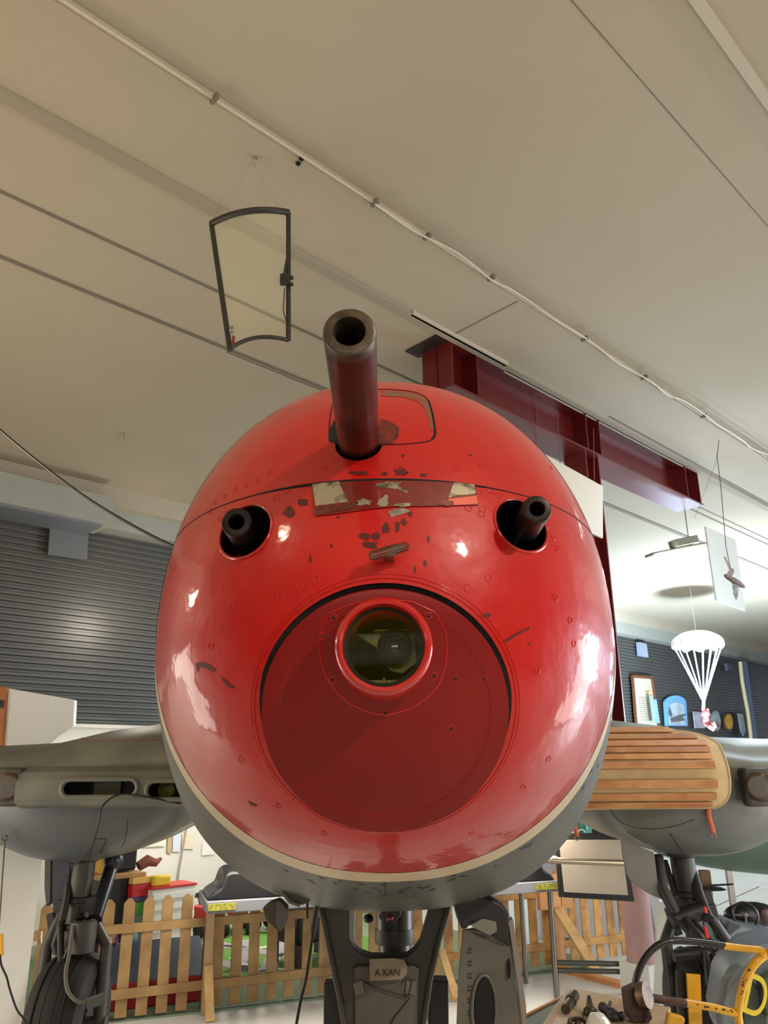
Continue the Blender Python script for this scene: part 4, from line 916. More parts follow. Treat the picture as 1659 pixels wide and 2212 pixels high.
# ================================================================== CARPET and playmat
m_carpet = M('green_carpet', (128, 146, 118), .95, var=.08, vs=40, bump=.3, bs=200)
cA, cB = PZ(-60, 2245, 0), PZ(1345, 2086, 0)
b = MB(); b.prism([V((cA.x, cA.y, 0)), V((cB.x, cB.y, 0)), V((cB.x, cB.y, 0))+N1*.2, SM(cB.dot(D1)+.2, WALLM-.02, 0), SM(cA.dot(D1)-1, WALLM-.02, 0)], V((0, 0, .012))); tag(b.build('carpet', m_carpet), 'pale green carpet covering the play corner behind the picket fence', 'carpet')
b = MB(); b.bar(V((cA.x, cA.y, .012))-FN*.03, V((cB.x, cB.y, .012))-FN*.03, .03, .012); struct(b.build('trim_21', M('edge_green', (70, 88, 70), .6)))
m_pm = M('playmat_green', (92, 138, 52), .9, var=.1, vs=6); m_pg = M('playmat_road', (148, 146, 150), .9); m_pw = M('playmat_white', (206, 206, 196), .9); m_pd = M('playmat_dark', (90, 84, 76), .9)
pq = [PZ(400, 2072, .014), PZ(520, 2012, .014), PZ(900, 2030, .014), PZ(830, 2105, .014), PZ(480, 2112, .014)]
b = MB(); b.prism(pq, V((0, 0, .008))); pm = b.build('play_mat', m_pm); tag(pm, 'bright green road-pattern play mat on the carpet behind the fence', 'play mat')
def matpatch(name, L, mat, w_=.10):
    b = MB()
    for seq in L: 
        pts = [PZ(x, y, .024) for x, y in seq]
        for p, q in zip(pts, pts[1:]): b.bar(p, q, w_, .004)
    b.build(name, mat, pm)
matpatch('road', [[(405,2050),(470,2078),(560,2100)], [(455,2035),(520,2048),(600,2062),(680,2070)], [(540,2030),(530,2060),(525,2100)], [(430,2046),(520,2045)], [(620,2030),(590,2070),(580,2095)], [(760,2040),(700,2080)]], m_pg, .16)
matpatch('road_marking', [[(440,2058),(475,2058)], [(500,2068),(530,2085)], [(560,2048),(600,2040)], [(595,2092),(630,2096)], [(585,2058),(620,2068)]], m_pw, .06)
matpatch('town', [[(490,2095),(500,2096)], [(560,2110-10),(590,2100)], [(540,2075),(548,2076)]], m_pd, .14)
# ================================================================== PICKET FENCE
m_picket = M('picket_wood', (164, 132, 84), .7, rgb2=(132, 102, 64), vs=5, detail=6)
m_picket2 = M('picket_wood_gold', (198, 150, 84), .7, rgb2=(140, 98, 50), vs=6, detail=6)
m_pale = M('new_timber', (222, 184, 124), .65, rgb2=(186, 148, 92), vs=7)
FL_ = (fb-fa).length
def picket(b, s, lean=0, h=.80, w_=.083):
    base = fa+FD*s+ZZ*.035; u = (FD+ZZ*0); v = (ZZ+FD*lean).normalized()
    pts = [base-u*w_/2, base+u*w_/2, base+u*w_/2+v*(h-.035), base+u*(w_/2-.022)+v*(h-.008), base+u*.012+v*h, base-u*.012+v*h, base-u*(w_/2-.022)+v*(h-.008), base-u*w_/2+v*(h-.035)]
    b.prism(pts, FN*.018)
def fence(s0, s1, label, mat, n=None, sp=.147):
    ft = thing('picket_fence', label, 'fence', fa+FD*(s0+s1)/2, 'wooden picket fence panels around the play corner')
    s = s0+.07
    while s < s1-.03:
        b = MB(); picket(b, s, rr.uniform(-.01, .01)); b.build('picket', mat, ft); s += sp
    for z_ in (.63, .19):
        b = MB(); b.bar(fa+FD*s0+ZZ*z_+FN*.028, fa+FD*s1+ZZ*z_+FN*.028, .022, .065); b.build('rail', mat, ft, bevel=.004)
    return ft
rr = random.Random(11)
sPost = (PZ(436, 2205, 0)-fa).dot(FD)
def spx(px, py=2180): return (PZ(px, py, 0)-fa).dot(FD)
s_a = spx(437, 2190)
fence(0.0, s_a, 'left panel of brown picket fence between white partition and pale post', m_picket)
fence(s_a+.03, s_a+1.75, 'middle panel of brown picket fence seen behind the nose undercarriage', m_picket)
fence(s_a+1.78, FL_, 'golden brown right panel of picket fence ending near the pink pillar', m_picket2)
for s_, nm, lab in ((s_a+.015, 1, 'tall pale timber fence post with dark rear post at left panel joint'),):
    q = fa+FD*s_+FN*.065
    fp_ = thing('fence_post', lab, 'fence post', q)
    b = MB(); b.box(q+ZZ*.37, (.062, .04, .72), (FD, FN, ZZ)); b.build('post', M('post_wood', (170, 138, 98), .65, var=.08, vs=8), fp_)
    b = MB(); b.bar(q+FN*.03+ZZ*.33, q+FN*.2+ZZ*.0, .062, .04, FD.cross(ZZ)); b.build('brace', m_pale, fp_)
    b = MB(); b.box(q-FN*.1+ZZ*.3, (.05, .04, .6), (FD, FN, ZZ)); b.build('rear_post', M('dark_timber', (84, 60, 36), .7), fp_)
q = fa+FD*.2+FN*.06
b = MB(); b.bar(q+ZZ*.66, q+FN*.28-FD*.02+ZZ*.01, .07, .022, FD.cross(ZZ)); tag(b.build('leaning_plank', M('plank_tan', (158, 122, 76), .65)), 'tan plank leaning against the fence beside the white partition', 'plank')
b = MB(); q2 = fa+FD*.05+FN*.05; b.tube(catmull([q2+ZZ*.66, q2+ZZ*.56+FD*.02, q2+ZZ*.48+FD*.12, q2+ZZ*.46+FD*.22, q2+ZZ*.2+FD*.24+FN*.05]), .005, 6); tag(b.build('string', m_cord), 'white string looped over the leftmost fence pickets', 'string')
# right fence stand, with feet and blocks
sR = spx(1278, 2120)
q = fa+FD*sR+FN*.05
st = thing('fence_stand', 'wooden stand with slanted pale brace propping the right fence panel', 'fence stand', q)
b = MB(); b.box(q+ZZ*.40, (.1, .05, .8), (FD, FN, ZZ)); b.build('upright', M('stand_wood', (200, 146, 92), .6, var=.08, vs=6), st)
b = MB(); b.bar(q+FN*.04+ZZ*.5, q+FN*.42+FD*.12+ZZ*.02, .09, .04, FD.cross(ZZ)); b.build('brace', m_pale, st)
b = MB(); b.bar(q-FD*.05+ZZ*.02, q+FN*.75+FD*.12+ZZ*.02, .09, .04); b.build('foot', m_wood2, st)
b = MB(); b.box(q+FD*.12+ZZ*.60, (.12, .05, .2), (FD, FN, ZZ)); b.box(q-FD*.12+ZZ*.60, (.12, .05, .2), (FD, FN, ZZ)); b.build('block', M('block_wood', (190, 136, 80), .6), st)
b = MB(); b.tube([q+FN*.04+FD*.03+ZZ*.74, q+FN*.05+FD*.05+ZZ*.62, q+FN*.05+FD*.08+ZZ*.64, q+FN*.04+FD*.07+ZZ*.74], .006, 6); b.tube([q+FN*.04-FD*.28+ZZ*.72, q+FN*.04-FD*.1+ZZ*.68, q+FN*.05+FD*.02+ZZ*.73], .005, 6); b.build('cord', m_bore, st)
qm = PZ(985, 2165, 0); b = MB(); b.bar(P(952, 2052, qm.y+.35), V((qm.x, qm.y, .02)), .07, .035, FD.cross(ZZ)); tag(b.build('fence_brace', m_pale), 'slanted pale timber brace on the floor beside the nose wheel door', 'brace')
# ================================================================== DISPLAY TABLE behind the nose leg (long grey top, steel legs)
tA, tB = P(447, 1944, 6.15), P(1206, 1912, 7.05)
TD = (tB-tA); TD.z = 0; TD.normalize(); TN = V((-TD.y, TD.x, 0)); zt = (tA.z+tB.z)/2
m_tt = M('table_grey', (120, 122, 128), .5, var=.05, vs=5)
tb = thing('display_table', 'long grey display table on steel legs behind the nose undercarriage', 'table', V(((tA.x+tB.x)/2, (tA.y+tB.y)/2, 0)))
b = MB(); c = (tA+tB)/2+TN*.3; c.z = zt-.03; b.box(c, ((tB-tA).length, .6, .08), (TD, TN, ZZ)); b.build('table_top', m_tt, tb, bevel=.006)
for e, sgn in ((tA, 1), (tB, -1)):
    b = MB(); c = e+TD*sgn*.11-TN*.004; c.z = zt-.028; b.box(c, (.2, .01, .045), (TD, TN, ZZ)); b.build('yellow_label', M('label_yellow', (170, 164, 60), .5, rgb2=(120, 120, 50), vs=40), tb)
m_chrome = M('tube_steel', (120, 118, 112), .25, metal=.9)
for e, sgn in ((tA+TD*1.05, 1), (tB, -1)):
    for dn in (.04, .56):
        b = MB(); q = e+TD*sgn*.06+TN*dn; b.tube([V((q.x, q.y, zt-.05)), V((q.x, q.y, 0))], .022, 12); b.build('leg', m_chrome, tb)
# dark covered exhibits on the table
def heap(e0, L, H, D_, name, label, sgn=1):
    b = MB(); pts = [(0, 0), (.03, .04), (.10, .08), (.13, H*.9), (.17, H), (L-.1, H*.95), (L, H*.5), (L, 0)]
    base = e0+TN*.03; base.z = zt+.01
    b.prism([base+TD*sgn*x+ZZ*z_ for x, z_ in pts], TN*D_); tag(b.build(name, M('cover_black', (24, 24, 26), .45), bevel=.02), label, 'covered exhibit')
heap(tA, .9, .19, .45, 'black_cover', 'black covered exhibit on the left end of the grey display table')
heap(tB-TD*.0, .8, .16, .4, 'black_cover', 'low black covered exhibit on the right end of the grey display table', -1)
# lower rack to the right of the table
rk = thing('tube_rack', 'dark steel tube rack standing on the floor in front of the fence', 'rack', PZ(1202, 2155, 0))
r0 = PZ(1203, 2156, 0); r1 = PZ(1412, 2150, 0)
b = MB(); b.tube([r0, V((r0.x, r0.y, .86))], .022, 12); b.build('post', m_chrome, rk)
b = MB(); b.tube([r1, V((r1.x, r1.y, .32))], .022, 12); b.build('post', m_chrome, rk)
m_railm = M('rail_dark', (78, 78, 74), .35, metal=.6)
for (x0, y0, x1, y1) in ((1203, 2079, 1384, 2083), (1203, 2096, 1400, 2100)):
    b = MB(); b.tube([P(x0, y0, r0.y), P(x1, y1, r1.y)], .020, 12); b.build('rail', m_railm, rk)
b = MB(); b.tube([P(1150, 1857, 6.45), P(1372, 1865, 6.65)], .024, 16); b.tube([P(1190, 1858, 6.49), P(1202, 1858, 6.5)], .030, 16); tag(b.build('brass_pipe', M('pale_brass', (160, 148, 124), .3, metal=.7)), 'horizontal pale metal pipe in front of the black framed board', 'pipe')
# black framed board
fbx = thing('framed_board', 'beige board in a black frame leaning between nose and right wheel', 'board', P(1290, 1945, 6.85))
b = MB(); b.prism([P(x, y, 6.82) for x, y in [(1197,1800),(1340,1800),(1352,1830),(1371,1948),(1208,1938)]], V((0, .03, 0))); b.build('frame', M('frame_black2', (22, 22, 22), .5), fbx, bevel=.004)
b = MB(); b.prism([P(x, y, 6.79) for x, y in [(1209,1815),(1341,1814),(1357,1934),(1220,1927)]], V((0, .03, 0))); b.build('sheet', M('sheet_beige', (158, 148, 132), .6, var=.04, vs=3), fbx)
# pink pillar with plinth and grey boards by the column
pq_ = V((cc.x+.10, cc.y-.0, 0))
PLr = thing('round_pillar', 'dusty pink round pillar on a grey plinth beside the picket fence', 'pillar', pq_)
b = MB(); b.lathe([(0, .26), (.115, .26), (.115, 1.45), (0, 1.45)], V((pq_.x, pq_.y, 0)), (0, 0, 1), 32); b.build('shaft', M('dusty_pink', (146, 114, 112), .6, var=.06, vs=3), PLr)
b = MB(); b.box(V((pq_.x, pq_.y, .13)), (.26, .26, .26), (D1, N1, ZZ)); b.build('plinth', M('plinth_grey', (176, 176, 168), .7), PLr)
for (xs, lab, colr, Yq) in (([(1378,1912),(1400,1922),(1416,2010),(1412,2085),(1400,2085),(1388,2000)], 'grey upright panel standing between pink pillar and right wheel', (116, 108, 104), 7.3), ([(1424,1950),(1446,1950),(1440,2170),(1414,2170)], 'pale upright board behind the right main wheel', (168, 166, 156), 6.6)):
    b = MB(); b.prism([P(x, y, Yq) for x, y in xs], V((0, .04, 0))); tag(b.build('upright_board', M('ub%d' % colr[0], colr, .6, var=.05, vs=4)), lab, 'board')
# shelf with flasks behind, seen below the cover
shq = P(1262, 1806, 9.2)
b = MB(); b.box(shq+V((.1, .2, -.5)), (1.3, .4, 1.0)); sh = b.build('shelf_unit', M('shelf_white', (180, 184, 190), .6)); tag(sh, 'pale shelf unit behind the black framed board', 'shelf')
b = MB(); b.lathe([(0, 0), (.085, 0), (.09, .02), (.09, .24), (.08, .26), (0, .26)], P(1263, 1805, 9.15), (0, 0, 1), 24); tl = b.build('teal_canister', M('teal_enamel', (40, 140, 130), .3, coat=.6)); tag(tl, 'teal canister with white lid standing behind the orange strap', 'canister')
b = MB(); b.tube([P(1256+8*math.cos(a*math.pi/8), 1800-8*abs(math.sin(a*math.pi/8)), 9.03) for a in range(9)], .008, 8); b.build('handle', M('white_enamel', (230, 236, 240), .3), tl)
b = MB(); b.lathe([(0, 0), (.03, 0), (.026, .08), (.01, .1), (0, .1)], P(1309, 1806, 9.1), (0, 0, 1), 16); tag(b.build('white_bottle', M('white_enamel', (230, 236, 240), .3)), 'small white bottle right of the teal canister', 'bottle')
b = MB(); b.ell(P(1291, 1785, 9.2), (.09, .08, .13)); tag(b.build('brown_sack', M('sack_brown', (74, 54, 50), .8, var=.2, vs=10)), 'dark brown sack between teal canister and white bottle', 'sack')
# ================================================================== PLAY CORNER
def wsheet(px, label, rgb=(226, 224, 212), name='paper_drawing', grp='children drawings pinned on the white wall', off=.02):
    b = MB(); b.prism([PM(x, y, WALLM-off) for x, y in px], N1*.004); return tag(b.build(name, M('paper%d' % rgb[0], rgb, .8, var=.05, vs=8)), label, 'drawing', grp)
wsheet([(368,1762),(399,1770),(394,1796),(366,1792)], 'large pale drawing pinned highest beside the red nose', (232, 230, 222))
wsheet([(363,1802),(372,1803),(370,1844),(361,1842)], 'narrow tan strip pinned left of the blue drawing', (182, 164, 128))
wsheet([(374,1799),(392,1800),(388,1840),(373,1840)], 'small bluish drawing pinned on the wall behind the cable', (206, 216, 228))
wsheet([(394,1800),(420,1803),(418,1834),(392,1834)], 'cream drawing pinned right of the bluish one', (222, 214, 190))
wsheet([(312,1814),(360,1808),(356,1828),(310,1830)], 'wide cream drawing pinned lowest left under the wing', (228, 222, 200))
wsheet([(438,1820),(465,1818),(462,1846),(436,1848)], 'white drawing pinned nearest to the belly of the nose', (238, 236, 230))
for seq, lab in (([(290,1800),(288,1850),(283,1935)], 'thin grey wall cable above the toy cabinet'), ([(408,1760),(396,1830),(386,1885),(380,1965)], 'second thin grey wall cable hanging by the drawings')):
    b = MB(); b.tube([PM(x, y, WALLM-.03) for x, y in seq], .012, 6); tag(b.build('wall_cable', M('cable_grey', (168, 160, 144), .6)), lab, 'cable')
def at(px, py, Y): return P(px, py, Y)
def floorat(px, py): p = PZ(px, py, .012); return V((p.x, p.y, .012))
# foam block ramp
f0 = fa+FD*.52-FN*.25
b = MB(); L_, W_ = .85, .6
c8 = [f0+ZZ*.014, f0+FD*L_+ZZ*.014, f0+FD*L_-FN*W_+ZZ*.014, f0-FN*W_+ZZ*.014, f0+ZZ*.2, f0+FD*L_+ZZ*.2, f0+FD*L_-FN*W_+ZZ*.38, f0-FN*W_+ZZ*.38]
vs = [b.bm.verts.new(p) for p in c8]
for q, mi in (((0, 3, 2, 1), 0), ((4, 5, 6, 7), 1), ((0, 1, 5, 4), 0), ((1, 2, 6, 5), 0), ((2, 3, 7, 6), 0), ((3, 0, 4, 7), 0)): b.mi = mi; b.face([vs[i] for i in q])
fm = b.build('foam_ramp', [M('foam_red', (150, 24, 26), .6), M('foam_blue', (74, 84, 100), .6)], bevel=.01); tag(fm, 'red foam play ramp with slate blue top behind the left fence', 'foam block')
# toy ride-on tractors
def tractor(loc, rz, col, name_l):
    t = thing('toy_tractor', name_l, 'toy tractor', loc, 'ride-on toy tractors in the play corner')
    c, s_ = math.cos(rz), math.sin(rz); X = V((c, s_, 0)); Y_ = V((-s_, c, 0)); o = V(loc)
    mb = M('tractor_%d' % col[0], col, .35, coat=.4)
    b = MB(); b.box(o+X*.12+ZZ*.30, (.34, .2, .16), (X, Y_, ZZ)); b.box(o-X*.05+ZZ*.22, (.5, .16, .06), (X, Y_, ZZ)); b.build('body', mb, t, bevel=.02)
    b = MB(); b.box(o-X*.2+ZZ*.3, (.18, .22, .05), (X, Y_, ZZ)); b.box(o-X*.28+ZZ*.38, (.05, .22, .16), (X, Y_, ZZ)); b.build('seat', m_black, t, bevel=.015)
    for sx, r_ in ((-.18, .16), (.22, .11)):
        for sy in (-.16, .16):
            b = MB(); b.lathe([(0, -.03), (r_*.5, -.035), (r_*.92, -.035), (r_, -.015), (r_, .015), (r_*.92, .035), (r_*.5, .035), (0, .03)], o+X*sx+Y_*sy+ZZ*r_, Y_, 20); b.build('wheel', m_rubber, t)
    b = MB(); cst = o-X*.02+ZZ*.5; ax = (X*-.5+ZZ).normalized(); u = ax.cross(Y_)
    b.tube([cst+(u*math.cos(a*math.pi/8)+Y_*math.sin(a*math.pi/8))*.085 for a in range(16)], .013, 8, closed=True); b.tube([cst, cst-ax*.14], .013, 8); b.bar(cst-Y_*.08, cst+Y_*.08, .02, .012); b.build('steering_wheel', m_black, t)
    b = MB(); b.box(o+X*.3+ZZ*.32, (.012, .12, .08), (X, Y_, ZZ)); b.build('grille', M('toy_yellow', (220, 190, 30), .5), t)
    t.scale = (.8, .8, .8)
    return t
tractor(floorat(424, 2022)+ZZ*.012, -.6, (206, 40, 30), 'red toy tractor with black steering wheel nearest the pale fence post')
tractor(floorat(505, 2016)+ZZ*.012, -1.2, (196, 36, 34), 'red and black toy tractor behind the fence under the black cover')
tractor(floorat(590, 2012)+ZZ*.012, -1.9, (210, 30, 30), 'rightmost red toy tractor behind the fence near the nose leg')
# white toy shelf / kitchen
tq = floorat(352, 2050)
tk = thing('toy_kitchen', 'white slatted toy kitchen unit behind the left fence', 'toy kitchen', tq)
b = MB(); b.box(tq+ZZ*.3, (.5, .3, .58), (D1, N1, ZZ)); b.build('body', M('toy_white', (216, 214, 204), .5), tk, bevel=.01)
for k in range(5): b = MB(); b.box(tq-N1*.16+ZZ*(.12+.1*k), (.48, .02, .05), (D1, N1, ZZ)); b.build('slat', M('toy_white2', (232, 230, 220), .5), tk)
b = MB(); b.box(tq+ZZ*.6, (.52, .32, .02), (D1, N1, ZZ)); b.build('red_top', M('toy_red', (190, 40, 36), .5), tk)
b = MB(); b.box(tq+D1*-.12+ZZ*.66-N1*.05, (.2, .12, .1), (D1, N1, ZZ)); tag(b.build('yellow_toy', M('toy_yellow', (220, 190, 30), .5), bevel=.02), 'yellow toy sitting on the white toy kitchen', 'toy')
# stacked coloured box
sq = floorat(284, 2060)
ts = thing('toy_box_stack', 'tall toy crate striped green, blue, red and yellow', 'toy crate', sq)
for k, (z0, h_, c_) in enumerate(((0, .36, (110, 120, 110)), (.36, .12, (80, 140, 40)), (.48, .05, (70, 60, 110)), (.53, .12, (190, 30, 30)), (.65, .06, (226, 180, 90)))):
    b = MB(); b.box(sq+ZZ*(z0+h_/2), (.2, .2, h_-.004), (D1, N1, ZZ)); b.build('crate_layer', M('lay%d' % c_[0], c_, .5), ts)
# ball
b = MB(); bc = PZ(283, 2030, .5); bc = P(283, 2026, fa.y+1.05); b.ell(bc, (.06, .06, .06)); tag(b.build('play_ball', M('ball_green', (110, 160, 90), .4, rgb2=(90, 130, 170), vs=5)), 'green and blue ball resting on the foam ramp', 'ball')
# dark toy cabinet with wooden edge, black bag, wire frame
cq = floorat(228, 2060)
kc = thing('toy_cabinet', 'black cabinet with a pale wooden shelf edge under the left engine', 'cabinet', cq)
b = MB(); b.box(cq+ZZ*.36, (.46, .4, .7), (D1, N1, ZZ)); b.build('body', m_black, kc)
b = MB(); b.box(cq+ZZ*.73-N1*.02, (.5, .44, .035), (D1, N1, ZZ)); b.build('top', M('ply_edge', (176, 136, 84), .6), kc)
b = MB(); b.box(cq+ZZ*.90+D1*.08, (.26, .2, .28), (D1, N1, ZZ)); tag(b.build('black_bag', M('bag_black', (20, 20, 22), .6), bevel=.03), 'black box-shaped bag on the dark toy cabinet', 'bag')
b = MB(); h0 = cq+ZZ*.75+D1*.22; b.tube(catmull([h0, h0+ZZ*.34, h0+ZZ*.42-D1*.08, h0+ZZ*.44-D1*.3, h0+ZZ*.36-D1*.42]), .012, 8); tag(b.build('headset_stand', m_black), 'thin black curved stand beside the black bag', 'stand')
b = MB(); b.box(cq+ZZ*.92-D1*.17, (.02, .3, .34), (N1, D1, ZZ)); pb = b.build('picture_board', M('yellow_board', (232, 176, 60), .5, rgb2=(206, 84, 40), vs=3, lo=.48, hi=.52)); tag(pb, 'yellow and orange picture board leaning behind the left wheel strut', 'picture board')
b = MB(); dq = PZ(284, 1938, .72); dq = cq+D1*.28+ZZ*.78; b.tube([dq, dq+D1*.1+ZZ*.05, dq+D1*.2+ZZ*.02, dq+D1*.26+ZZ*.06], [.05, .06, .04, .015], 10); tag(b.build('plush_toy', M('plush_brown', (120, 70, 56), .9)), 'brown plush toy lying at the right end of the cabinet', 'plush toy')
b = MB(); b.box(sq*0+P(162, 2048, 6.9), (.24, .1, .24)); tag(b.build('curtain_cloth', M('cloth_white', (200, 194, 184), .8, rgb2=(150, 140, 130), vs=14)), 'crumpled white cloth behind the left main wheel leg', 'cloth')
b = MB(); cb = P(190, 2076, 6.85); b.lathe([(0, 0), (.03, 0), (.034, .02), (.034, .10), (.02, .16), (0, .17)], cb, (0, 0, 1), 16); tag(b.build('red_bottle', M('bottle_red', (140, 14, 16), .4)), 'dark red bottle beside the white cloth behind the left leg', 'bottle')
b = MB(); b.ell(P(242, 2020, 7.0), (.045, .04, .06)); b.ell(P(242, 2032, 7.0), (.05, .04, .05)); tag(b.build('doll', M('doll_mix', (176, 134, 110), .7, rgb2=(80, 60, 100), vs=16, lo=.45, hi=.55)), 'small doll sitting between fence pickets on the foam ramp', 'doll')
bq = floorat(665, 2075)+ZZ*.012
bs_ = thing('black_stool', 'black upholstered low stool behind the fence by the nose leg', 'stool', bq)
b = MB(); b.box(bq+ZZ*.36, (.62, .45, .36), (D1, N1, ZZ)); b.build('seat', m_black, bs_, bevel=.03)
for sx in (-1, 1):
    for sy in (-1, 1): b = MB(); b.box(bq+D1*.26*sx+N1*.18*sy+ZZ*.09, (.05, .05, .18), (D1, N1, ZZ)); b.build('leg', M('stool_leg', (70, 44, 36), .5), bs_)
# left edge: yellow box and cable
b = MB(); b.prism([P(x, y, 4.4) for x, y in [(-14,2020),(2,2020),(3,2066),(-14,2068)]], V((0, .03, 0))); tag(b.build('yellow_sign', M('sign_amber', (240, 180, 50), .5)), 'amber yellow plate cut off at the left picture edge', 'sign')
b = MB(); b.tube(catmull([P(0,2062,4.4), P(3,2085,4.4), P(14,2110,4.45), P(22,2140,4.5), P(36,2180,4.6), P(52,2202,4.7), P(66,2230,4.8)]), .005, 6); tag(b.build('thin_cable', m_black), 'thin black cable hanging down from the amber plate', 'cable')
# ================================================================== RIGHT FOREGROUND: tow bar frame, table with parts, rocket-like craft
m_yel = M('yellow_enamel', (226, 168, 16), .35, coat=.4, rgb2=(206, 146, 14), vs=8)
m_rust = M('rust_black', (46, 34, 28), .6, rgb2=(86, 52, 34), vs=18)
YT = 4.15
tw = thing('tow_frame', 'black and yellow bent tube ground-handling frame at lower right', 'tow frame', P(1500, 2300, YT))
def TP(x, y, Y=YT): return P(x, y, Y)
b = MB(); b.tube(catmull([TP(1371,2132), TP(1377,2105), TP(1390,2075), TP(1408,2052), TP(1430,2038), TP(1455,2032), TP(1500,2034), TP(1565,2043)]), .0165, 14); b.build('tube_black', M('black_enamel', (22, 18, 16), .35, coat=.3), tw)
b = MB(); b.tube(catmull([TP(1562,2043), TP(1610,2049), TP(1640,2052), TP(1649,2058), TP(1644,2066)]), .0165, 14); b.tube(catmull([TP(1700,2040,YT-.1), TP(1662,2058), TP(1636,2076), TP(1618,2100), TP(1605,2130), TP(1598,2160), TP(1594,2190), TP(1597,2215), TP(1598,2260)]), .019, 14); b.tube([TP(1480,2166), TP(1540,2176), TP(1592,2190)], .0175, 14); b.build('tube_yellow', m_yel, tw)
b = MB(); b.tube([TP(1385,2150,3.9), TP(1408,2156), TP(1482,2167)], .0185, 14); b.build('tube_dark', m_rust, tw)
b = MB(); rr = random.Random(2)
for x0, y0, x1, y1 in ((1508,2170,1580,2186), (1620,2085,1600,2150)):
    for k in range(9):
        t = rr.random(); b.ell(TP(x0+(x1-x0)*t+rr.uniform(-3, 3), y0+(y1-y0)*t+rr.uniform(-3, 3), YT-.0175), (rr.uniform(.003, .008), .002, rr.uniform(.002, .005)), seg=8, rings=5)
b.build('rust_spots', m_rust, tw, sharp=0)['kind'] = 'stuff'
b = MB(); b.prism([TP(x, y, YT+.12) for x, y in [(1484,2104),(1513,2106),(1519,2260),(1492,2260)]], V((0, .015, 0))); b.build('yellow_plate', m_yel, tw)
b = MB(); b.prism([TP(x, y, YT+.16) for x, y in [(1462,2098),(1486,2100),(1492,2260),(1470,2260)]], V((0, .03, 0))); b.build('black_plate', m_black, tw)
b = MB(); b.prism([TP(x, y, 3.80) for x, y in [(1351,2142),(1375,2131),(1400,2138),(1405,2208),(1372,2211),(1358,2200)]], V((0, .07, 0))); hb = b.build('hydraulic_box', m_rust, tw, bevel=.004)
b = MB(); b.lathe([(0, -.03), (.03, -.03), (.034, -.02), (.05, -.015), (.052, .02), (0, .02)], TP(1390, 2150, 3.80), V((.75, -.6, .2)), 28); b.build('hand_wheel', M('worn_rust', (120, 96, 76), .4, metal=.4, rgb2=(60, 40, 28), vs=30), tw)
b = MB(); b.tube([TP(1398,2180,3.78), TP(1403,2198,3.78), TP(1396,2206,3.78)], .012, 8); b.build('lever', m_rust, tw)
# table and board
tz = .72; A_ = PZ(1228, 2142, tz); B_ = PZ(1449, 2186, tz); C_ = PZ(1432, 2225, tz); Dd = PZ(1150, 2255, tz)
B_.z = tz
u_ = (B_-A_); v_ = (Dd-A_); 
tbl = thing('exhibit_table', 'green-sided low table carrying a beige board at the bottom right', 'table', V(((A_.x+B_.x)/2, (A_.y+B_.y)/2-.3, 0)))
g0 = PZ(1135, 2195, tz-.03); g1 = PZ(1228, 2148, tz-.03)
b = MB(); b.prism([g0+V((0, 0, 0)), g1, g1+u_*1.02, g1+u_*1.02+v_, g0+v_*.9], V((0, 0, -.02))); b.build('table_top', M('table_green', (52, 76, 52), .5), tbl)
b = MB(); b.bar(g0+ZZ*.0, g1+ZZ*.0, .012, .014); b.build('wood_edge', M('edge_orange', (176, 112, 50), .5), tbl)
b = MB(); b.bar(g0-ZZ*.13, g1-ZZ*.13, .02, .22); b.build('apron', M('table_green', (52, 76, 52), .5), tbl)
for q in (g0, g1, g1+u_, g1+u_+v_*.9): b = MB(); b.box(V((q.x, q.y-.02, (tz-.05)/2)), (.05, .05, tz-.05)); b.build('leg', M('table_green', (52, 76, 52), .5), tbl)
b = MB(); b.prism([A_, B_, B_+v_*1.0, A_+v_*1.0], V((0, 0, .02))); tag(b.build('beige_board', M('mdf_board', (190, 160, 126), .6, var=.04, vs=6), bevel=.002), 'beige display board lying on the green table with metal parts', 'board')
tb_z = tz+.022
def on(px, py, dz=0): return PZ(px, py, tb_z+dz)
m_part = M('old_brass', (84, 76, 58), .4, metal=.6, rgb2=(50, 44, 34), vs=30)
b = MB(); p_, q_ = on(1222, 2180, .03), on(1240, 2150, .03); b.tube([p_, p_.lerp(q_, .55)], .020, 18); b.tube([p_.lerp(q_, .55), p_.lerp(q_, .62), q_], [.024, .027, .025], 18); tag(b.build('cartridge_fitting', m_part), 'dark brass cylindrical fitting lying at the board left corner', 'metal part')
b = MB(); p_ = on(1275, 2184, .02); b.ell(p_, (.03, .03, .02)); b.tube([p_, p_+V((.0, 0, .06))], [.02, .008], 12); b.bar(p_-V((.035, 0, .01)), p_+V((.035, .01, -.01)), .02, .012); tag(b.build('valve_fitting', m_part), 'small dull brass valve standing on the beige board', 'metal part')
b = MB(); pts_ = [on(x, y, .02) for x, y in [(1302,2176),(1312,2184),(1322,2190),(1334,2194),(1344,2196)]]; b.tube(pts_, [.022, .016, .024, .014, .02], 12); b.ell(pts_[2]+V((0, -.03, .0)), (.03, .03, .02)); b.tube([pts_[1], pts_[1]+V((.03, .05, .02))], .008, 8); b.tube([pts_[3], pts_[3]+V((.02, -.05, .01))], .01, 8); tag(b.build('linkage_part', m_geardk), 'dark knobbly metal linkage in the middle of the beige board', 'metal part')
b = MB(); p_ = on(1248, 2210, .02); b.tube([p_+V((.035*math.cos(a*math.pi/8), .02*math.sin(a*math.pi/8), .01*math.sin(a*math.pi/8))) for a in range(16)], .009, 8, closed=True); b.ell(p_, (.015, .015, .01)); tag(b.build('ring_fitting', m_part), 'brass ring fitting near the bottom picture edge', 'metal part')
